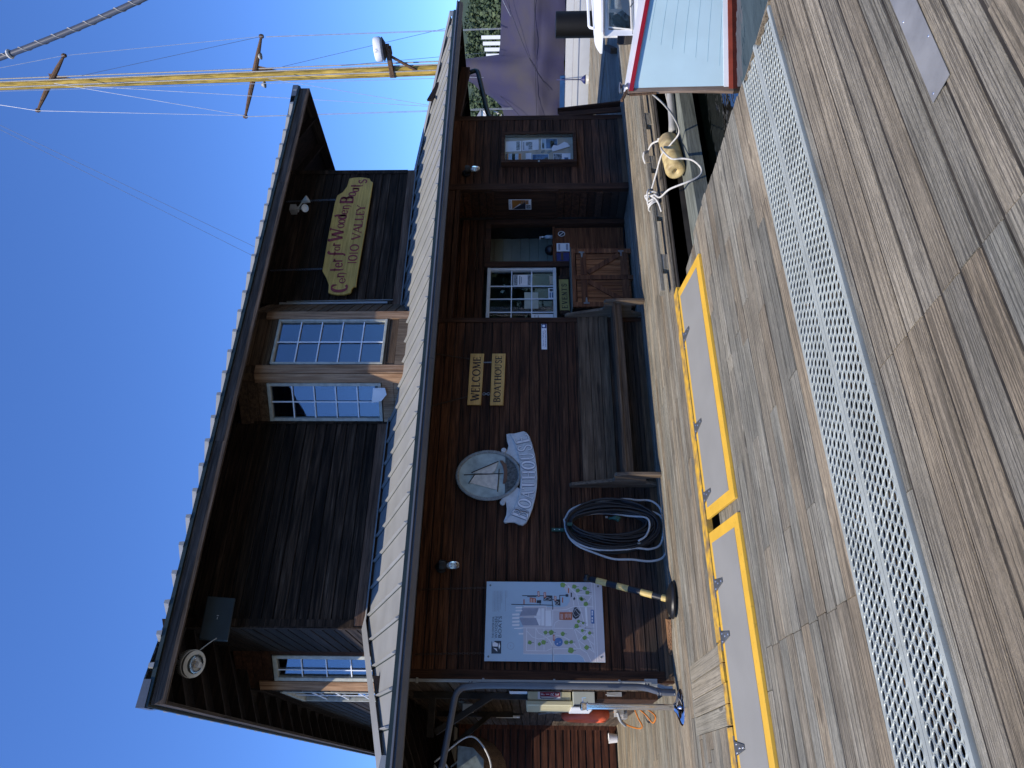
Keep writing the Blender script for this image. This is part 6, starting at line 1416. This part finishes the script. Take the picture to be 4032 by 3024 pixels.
vs=P+Q+[(x,y,z+.03) for x,y,z in P+Q]; mb.add(vs,[(0,1,9,8),(1,2,10,9),(2,3,11,10),(4,12,13,5),(5,13,14,6),(6,14,15,7),(0,8,12,4)]); mb.build('roof_trim','rail',CBN)
mb=MB(); n=9; rows_=[]
for s in (.55,.66,.85,1.3,2.2,3.25):
    r=[]
    for k in range(n):
        f=-1.35+2.7*k/(n-1); kk=.25 if s<.6 else (.9 if s<.7 else 1); p=LBt(s+(1-f)/2*.38,f*(.17+.20*(s-.55))*kk,.872+.05*(1-(f/1.35)**2)); r.append(p)
    rows_.append(r)
vs=[p for r in rows_ for p in r]; fs=[(i*n+k,(i+1)*n+k,(i+1)*n+k+1,i*n+k+1) for i in range(5) for k in range(n-1)]
vs2=[p-Vector((0,0,.022)) for p in vs]; m_=len(vs); fs+=[tuple(m_+q for q in f[::-1]) for f in fs]
bd_=[(0,k) for k in range(n)]
mb.add(vs+vs2,fs)
for i in range(5): mb.add([rows_[i][n-1],rows_[i+1][n-1],rows_[i+1][n-1]-Vector((0,0,.022)),rows_[i][n-1]-Vector((0,0,.022))],[(0,1,2,3)]); mb.add([rows_[i][0],rows_[i+1][0],rows_[i+1][0]-Vector((0,0,.022)),rows_[i][0]-Vector((0,0,.022))],[(0,3,2,1)])
mb.build('cabin_roof','white',CBN,smooth=True)
mb=MB(); mb.tube(cr_([LBt(.85,.06,.93),LBt(.88,.06,.975),LBt(1.0,.06,.98),LBt(1.8,.06,.98),LBt(1.85,.06,.93)]),.014,8); mb.build('grab_rail','white',CBN,smooth=True)
mb=MB(); c=LBt(.95,.33,.52); mb.tube(cr_([LBt(.86,.315,.56),LBt(.92,.325,.53),LBt(.98,.335,.55),LBt(1.04,.345,.53),LBt(1.10,.355,.56)]),.008,6); mb.tube([LBt(.60,.20,.54),LBt(1.3,.36,.50)],.004,5); mb.build('deck_cleat','steel',t,smooth=True)
# black mooring pile
t=thing('black_pile','tall black capped mooring pile standing between the docks','mooring pile',(10.9,7.1,-2))
mb=MB(); mb.lathe([(.20,-2.2),(.20,1.20),(.195,1.215),(.001,1.22)],(10.85,7.17,0),n=36); mb.build('sleeve','black2',t,smooth=True,auto=True)
# deck side beam by the far gap
t=thing('dock_cleat_beam','short dark timber block with a pale end lying beside the gap between the docks','timber block',(13.6,9.2,0))
mb=MB(); mb.beam((13.3,9.3,.06),(12.2,8.6,.06),.1,.12); mb.build('block','under',t); mb=MB(); mb.beam((12.19,8.594,.06),(12.1,8.537,.06),.1,.12); mb.build('end','bench',t)
# ---- white covered boat with mast
t=thing('covered_boat','white hulled sailing boat under a purple blue canvas cover behind the boathouse','sailing boat',(18.6,13.2,-.5))
nn=nb2; tg=tb
def CP(k,q,z): # k = distance along nb2, q along tb
    p=nn*k+tg*q; return (p.x,p.y,z)
sc=math.hypot(.85,.53)
kh=22.1/sc
q0=(Vector((18.2,12.5,0))).dot(tg)
mb=MB(); vs=[];fs=[];qs=[-9,-7,-4,-1,2,4.5,6.5,8,9]; wf=[.55,.85,1,1,1,.95,.8,.55,.1]; NB=7
kc=kh+1.5
for q,w_ in zip(qs,wf):
    for k in range(NB):
        f=k/(NB-1); sh_=.66 ; z=-.65+(sh_+.65)*f; vs.append(CP(kc-1.5*w_*(.75+.25*f),q0+q,z))
fs=[(i*NB+k,i*NB+k+1,(i+1)*NB+k+1,(i+1)*NB+k) for i in range(len(qs)-1) for k in range(NB-1)]
mb.add(vs,fs)
vs=[(lambda p:p)(CP(kc+1.5*w_*(.75+.25*k/(NB-1)),q0+q,-.65+1.31*k/(NB-1))) for q,w_ in zip(qs,wf) for k in range(NB)]
mb.add(vs,[f[::-1] for f in fs]); mb.build('hull','gel',t,smooth=True)
mb=MB(); 
mb.tube([CP(kh-.012,q0+q,.45) for q in (-4,0,2,4)],.006,5); mb.build('hull_line','maproof',t)
mb=MB(); mb.hexa([CP(kh-.01,q0+.9,.665),CP(kh-.01,q0+2.6,.665),CP(kh+.1,q0+2.6,.665),CP(kh+.1,q0+.9,.665),CP(kh-.01,q0+.9,.80),CP(kh-.01,q0+2.6,.80),CP(kh+.1,q0+2.6,.80),CP(kh+.1,q0+.9,.80)]); mb.build('cabin_side','blue',t)
# mast at plane 23.6
km=23.6/sc; 
def PL(x,y,z): return Vector((x,y,z))
mast0=Vector((19.07,13.93,.5)); mast1=Vector((18.87,14.27,19.5))
mb=MB(); dm=(mast1-mast0)
mb.tube([mast0+dm*k/24 for k in range(25)],[.155-.02*k/24 for k in range(25)],14); MST=mb.build('mast','mast',t,smooth=True)
for (A_,B_,C_) in SPR:
    mb=MB(); 
    for e in (A_,B_):
        e=Vector(e);c_=Vector(C_); mb.tube([c_,c_+(e-c_)*.5,e],[.085,.07,.035],8)
        mb.lathe([(.05,-.06),(.07,0),(.05,.06)],e,(0,0,1),n=10)
    c_=Vector(C_); mb.add([c_+Vector((.1,-.2,0)),c_+Vector((-.1,.2,0)),c_+Vector((0,0,-1.0))],[(0,1,2)])
    mb.build('spreader','spreader',MST,smooth=False)
for x,z in ((-.45,-.12),(.35,-.10)):
    c_=Vector(SPR[0][2])+Vector((.53*x*-1,.85*x,z-.05)); mb=MB(); mb.lathe([(.03,0),(.08,.06),(.10,.12),(.001,.13)],c_,(0,0,-1),n=14); mb.build('deck_light','galvbox',MST,smooth=True)
mb=MB(); rc=Vector((19.02,13.25,6.02)); mb.lathe([(.001,0),(.30,.0),(.335,.03),(.345,.08),(.33,.2),(.30,.235),(.001,.25)],rc+Vector((0,0,.02)),(-.12,.0,1),n=36); RD=mb.build('radar_dome','white',MST,smooth=True,auto=True)
mb=MB(); mb.lathe([(.001,0),(.20,0),(.335,.07),(.335,.09),(.001,.09)],rc+Vector((0,0,-.085)),(-.12,0,1),n=36); mb.build('radar_base','down',RD,smooth=True,auto=True)
stext('FURU',.16,lambda u,v:(rc.x-.29+u*.45,rc.y-.20-u*.30+.0,rc.z+.10+v*.8),'lettering','pblue',RD)
mb=MB(); mb.beam((18.98,13.1,5.88),(18.90,14.1,5.86),.16,.12); mb.beam((18.95,13.45,5.82),(18.93,14.0,5.0),.05,.07); mb.box(18.9,13.2,5.78,19.1,13.45,5.93); mb.build('radar_bracket','spreader',MST)
mb=MB(); 
for z in (5.86,): mb.lathe([(.165,-.09),(.165,.09)],(19.01,14.03,z),n=20)
mb.build('mast_band','stem',MST)
for i_,(a_,b_) in enumerate(STAYS):
    a_,b_=Vector(a_),Vector(b_); dk_2=i_ in (1,5,14,15,18)
    mb=MB(); mb.tube([a_,b_],.006 if dk_2 else .0075,5,cap=False); mb.build('stay','wiredk' if dk_2 else 'wire',t)
mb=MB()
for dx,dy in ((.10,-.16),(-.05,-.17),(-.16,-.05)): mb.tube([mast0+Vector((dx,dy,3)),mast1+Vector((dx,dy,0))],.02,5)
mb.build('halyards','ropeg',MST)
# canvas cover: cross sections along the boat
def sect(q,ztop,zsh,kw):
    """profile from near lower edge over ridge to far lower edge"""
    lo=.70 if q<2.2 else .70
    kc_=kc
    P=[(kc_-kw,lo),(kc_-kw*1.0,zsh*.6+lo*.4),(kc_-kw*.96,zsh),(kc_-kw*.6,zsh+(ztop-zsh)*.45),(kc_-kw*.25,zsh+(ztop-zsh)*.85),(kc_,ztop),(kc_+kw*.25,zsh+(ztop-zsh)*.85),(kc_+kw*.6,zsh+(ztop-zsh)*.45),(kc_+kw*.96,zsh),(kc_+kw,lo)]
    return [CP(k,q0+q,z) for k,z in P]
secs=[(-9,2.45,1.6,1.2),(-6,2.47,1.6,1.35),(-3,2.47,1.6,1.42),(-1,2.50,1.6,1.45),(.15,2.56,1.6,1.45),(.42,2.60,1.6,1.45),(.54,3.75,1.65,1.45),(1.0,3.85,1.65,1.45),(1.22,3.42,1.6,1.43),(1.42,3.2,1.55,1.42),(1.66,2.80,1.5,1.38),(1.9,2.55,1.45,1.35),(2.3,2.46,1.4,1.3),(5,2.2,1.3,1.1),(8,1.4,1.0,.5)]
rr=random.Random(11); fine=[]
for (a,b) in zip(secs[:-1],secs[1:]):
    nsub=max(1,int((b[0]-a[0])/.22))
    for k in range(nsub):
        t_=k/nsub; fine.append(tuple(a[i]+(b[i]-a[i])*t_ for i in range(4)))
fine.append(secs[-1])
mb=MB(); vs=[];np_=0
for i,sx in enumerate(fine):
    P=[Vector(p) for p in sect(*sx)]; Q=[]
    for a,b in zip(P[:-1],P[1:]):
        for k in range(5): Q.append(a.lerp(b,k/5))
    Q.append(P[-1]); np_=len(Q)
    for j,p in enumerate(Q):
        w_=.022*math.sin(i*1.3+j*.55)+.015*math.sin(i*.6-j*.9)+.02*rr.random(); dro=-.035*math.sin(i*.9)**2 if j<3 else 0
        vs.append(p-nn*w_*(1 if j<np_/2 else -1)+Vector((0,0,dro)))
fs=[(i*np_+k,i*np_+k+1,(i+1)*np_+k+1,(i+1)*np_+k) for i in range(len(fine)-1) for k in range(np_-1)]
mb.add(vs,fs); mb.build('canvas_cover','tarp',t,smooth=True)
mb=MB()
for P in ([(-9,1.58),(-2,1.55),(1,1.50),(2.8,1.42)],[(1.1,3.2),(1.5,2.6),(2.0,2.0),(2.6,1.5)],[(2.0,3.2),(2.6,2.5),(3.2,1.8),(3.4,1.4)],[(-1.2,2.4),(.4,1.7),(1.3,1.1)]):
    mb.tube(cr_([CP(kc-1.47+max(0,(z-1.6))*.95,q0+q,z) for q,z in P]),.007,5)
mb.build('cover_cord','mapdark',t)
t=thing('hanging_fender','small grey white fender hanging on the white hull','fender',(17.5,13.2,0))
c_=CP(kh-.12,Vector((17.5,13.24,0)).dot(tg),.0); mb=MB(); mb.lathe([(.001,-.30),(.11,-.28),(.13,-.2),(.13,.08),(.001,.081)],(c_[0],c_[1],.0),n=20); mb.build('body','lampw',t,smooth=True); mb=MB(); mb.lathe([(.13,.08),(.10,.14),(.03,.2),(.015,.26)],(c_[0],c_[1],.0),n=20); mb.tube([(c_[0],c_[1],.25),(c_[0],c_[1],.9)],.014,6); mb.build('neck','navy',t,smooth=True)
# far shore: hillside wood, houses, white piles
m,n,b,L=_new('leaf clumps'); b.inputs['Roughness'].default_value=.7
geo=n.nodes.new('ShaderNodeNewGeometry'); cr=n.nodes.new('ShaderNodeValToRGB'); e=cr.color_ramp.elements; e[0].color=(.016,.032,.013,1); e[1].color=(.085,.12,.045,1); q=e.new(.5); q.color=(.04,.066,.026,1); L.new(geo.outputs['Random Per Island'],cr.inputs[0]); L.new(cr.outputs[0],b.inputs['Base Color']); MT['leaf']=m
def crowns(name,label,spots,leaf,seed,per,label_kind='stuff'):
    rr=random.Random(seed); mb=MB()
    for (x,y,z,r,h) in spots:
        lobes=[(rr.uniform(-.5,.5)*r,rr.uniform(-.5,.5)*r,h*rr.uniform(.35,.95),r*rr.uniform(.35,.6)) for _ in range(7)]
        for _ in range(per):
            lx_,ly_,lz_,lr=rr.choice(lobes); d=Vector((rr.gauss(0,1),rr.gauss(0,1),rr.gauss(0,1))).normalized()*lr*rr.uniform(.75,1.05)
            c=Vector((x+lx_,y+ly_,z+lz_))+d; u=Vector((rr.gauss(0,1),rr.gauss(0,1),rr.gauss(0,.7))).normalized(); v=u.cross(d+Vector((.01,0,0))).normalized(); s_=leaf*rr.uniform(.6,1.4)
            mb.add([c-u*s_,c+v*s_*.7,c+u*s_,c-v*s_*.7],[(0,1,2,3)])
    o=mb.build(name,'leaf'); return tag(o,label,'wood',kind='stuff')
az0=math.atan2(11.6,9.0)
rr=random.Random(5); sp=[]
def hillz(d,b_): return 1.0+max(0,d-95)*.145
for i in range(190):
    b_=rad(rr.uniform(44,68)); d=rr.uniform(90,165); x,y=math.sin(b_)*d,math.cos(b_)*d
    sp.append((x,y,hillz(d,b_)-1.2,rr.uniform(2.0,3.6),rr.uniform(3.5,6.0)))
crowns('far_wood','dense green wood covering the hillside on the far shore',sp,.3,8,620)
mb=MB(); vs=[];fs=[];bs=[rad(30+50*k/20) for k in range(21)]; ds=[80,95,120,170,260]
for d in ds:
    for b_ in bs: vs.append((math.sin(b_)*d,math.cos(b_)*d,-.6 if d<90 else hillz(d,b_)+.4*math.sin(b_*40)))
fs=[(i*21+k,i*21+k+1,(i+1)*21+k+1,(i+1)*21+k) for i in range(4) for k in range(20)]; mb.add(vs,fs); o=mb.build('hillside','leafground'); tag(o,kind='structure')
# shore trees behind the photographer, seen only as reflections
sp=[]
for i in range(60): b_=rad(rr.uniform(120,260)); d=rr.uniform(45,60); sp.append((math.sin(b_)*d,math.cos(b_)*d,-.5,rr.uniform(3,4.5),rr.uniform(6,11)))
crowns('shore_wood','green wood on the shore behind the dock, mirrored in the alcove window',sp,.6,9,120)
def house(b_,d,z,w_,h,label):
    b_=rad(b_); x,y=math.sin(b_)*d,math.cos(b_)*d; t=thing('far_house',label,'house',(x,y,z)); u=Vector((math.cos(b_),-math.sin(b_),0)); f_=Vector((math.sin(b_),math.cos(b_),0))
    c=Vector((x,y,z)); mb=MB(); mb.hexa([c-u*w_/2,c+u*w_/2,c+u*w_/2+f_*4,c-u*w_/2+f_*4,c-u*w_/2+Vector((0,0,h)),c+u*w_/2+Vector((0,0,h)),c+u*w_/2+f_*4+Vector((0,0,h)),c-u*w_/2+f_*4+Vector((0,0,h))]); mb.build('wall','paper',t)
    mb=MB(); a=c-u*w_*.55+Vector((0,0,h))-f_*.2; bq=c+u*w_*.55+Vector((0,0,h))-f_*.2; r_=Vector((0,0,h*.4)); mb.add([a,bq,bq+f_*4.4,a+f_*4.4,(a+bq)/2+r_,(a+bq)/2+f_*4.4+r_],[(0,1,4),(1,2,5,4),(2,3,5),(3,0,4,5),(0,3,2,1)]); mb.build('roof','maproof',t)
    mb=MB(); 
    for k in (-.28,.2): p=c+u*w_*k-f_*.03+Vector((0,0,h*.4)); mb.hexa([p,p+u*.9,p+u*.9+f_*.05,p+f_*.05]+[q_+Vector((0,0,h*.3)) for q_ in (p,p+u*.9,p+u*.9+f_*.05,p+f_*.05)])
    mb.build('window','innerdk',t)
house(60.2,118,9.3,3.5,3.2,'small white house high on the far wooded hillside'); house(50.0,110,6.0,3.2,3.0,'pale house among the trees seen beside the black pipe'); house(49.0,98,2.0,5,3.5,'white boat shed at the foot of the far hillside seen beside the boathouse corner')
t=thing('white_pier_screens','row of five white upright panels on the far shore above the canvas cover','pier building',(60,45,0))
for k in range(5):
    b_=rad(55.0-.40*(k-2)*1.0); d=70; x,y=math.sin(b_)*d,math.cos(b_)*d; u=Vector((math.cos(b_),-math.sin(b_),0)); f_=Vector((math.sin(b_),math.cos(b_),0)); c=Vector((x,y,1.0)); wq=.15; hq=5.1-.13*k
    mb=MB(); P=[c-u*wq,c+u*wq,c+u*wq+f_*.6,c-u*wq+f_*.6]; mb.hexa(P+[p+Vector((0,0,hq)) for p in P]); mb.build('panel','white',t)
b_=rad(55.0); c=Vector((math.sin(b_)*70.7,math.cos(b_)*70.7,0)); u=Vector((math.cos(b_),-math.sin(b_),0)); mb=MB(); P=[c-u*1.0,c+u*1.1,c+u*1.1+Vector((2,2,0)),c-u*1.1+Vector((2,2,0))]; mb.hexa(P+[p+Vector((0,0,4.2)) for p in P]); mb.build('back_wall','innerdk',t)

# moored sailing boat outside the frame, mirrored in the alcove window
t=thing('moored_sloop','white sloop with a furled sail moored across the dock, seen only mirrored in the window','sailing boat',(17.9,-6,-.5))
mb=MB(); vs=[];fs=[]
for s_,w_ in ((-4,.1),(-3,.8),(-1,1.2),(1.5,1.2),(3.5,.9),(4.2,.7)):
    for k in range(5): f=k/4; vs.append((17.9-w_*(.7+.3*f),-6+s_,-.6+1.3*f))
    for k in range(5): f=1-k/4; vs.append((17.9+w_*(.7+.3*f),-6+s_,-.6+1.3*f))
fs=[(i*10+k,i*10+k+1,(i+1)*10+k+1,(i+1)*10+k) for i in range(5) for k in range(9)]
mb.add(vs,fs); mb.build('hull','gel',t,smooth=True)
mb=MB(); mb.tube([(17.9,-6,.3),(17.9,-6,10)],.07,10); mb.build('mast','gel',t,smooth=True)
mb=MB(); mb.tube([(17.75,-6.1,.9+.25*k) for k in range(30)],[.12+.03*math.sin(k*1.9) for k in range(30)],10); mb.build('furled_sail','paper',t,smooth=True)
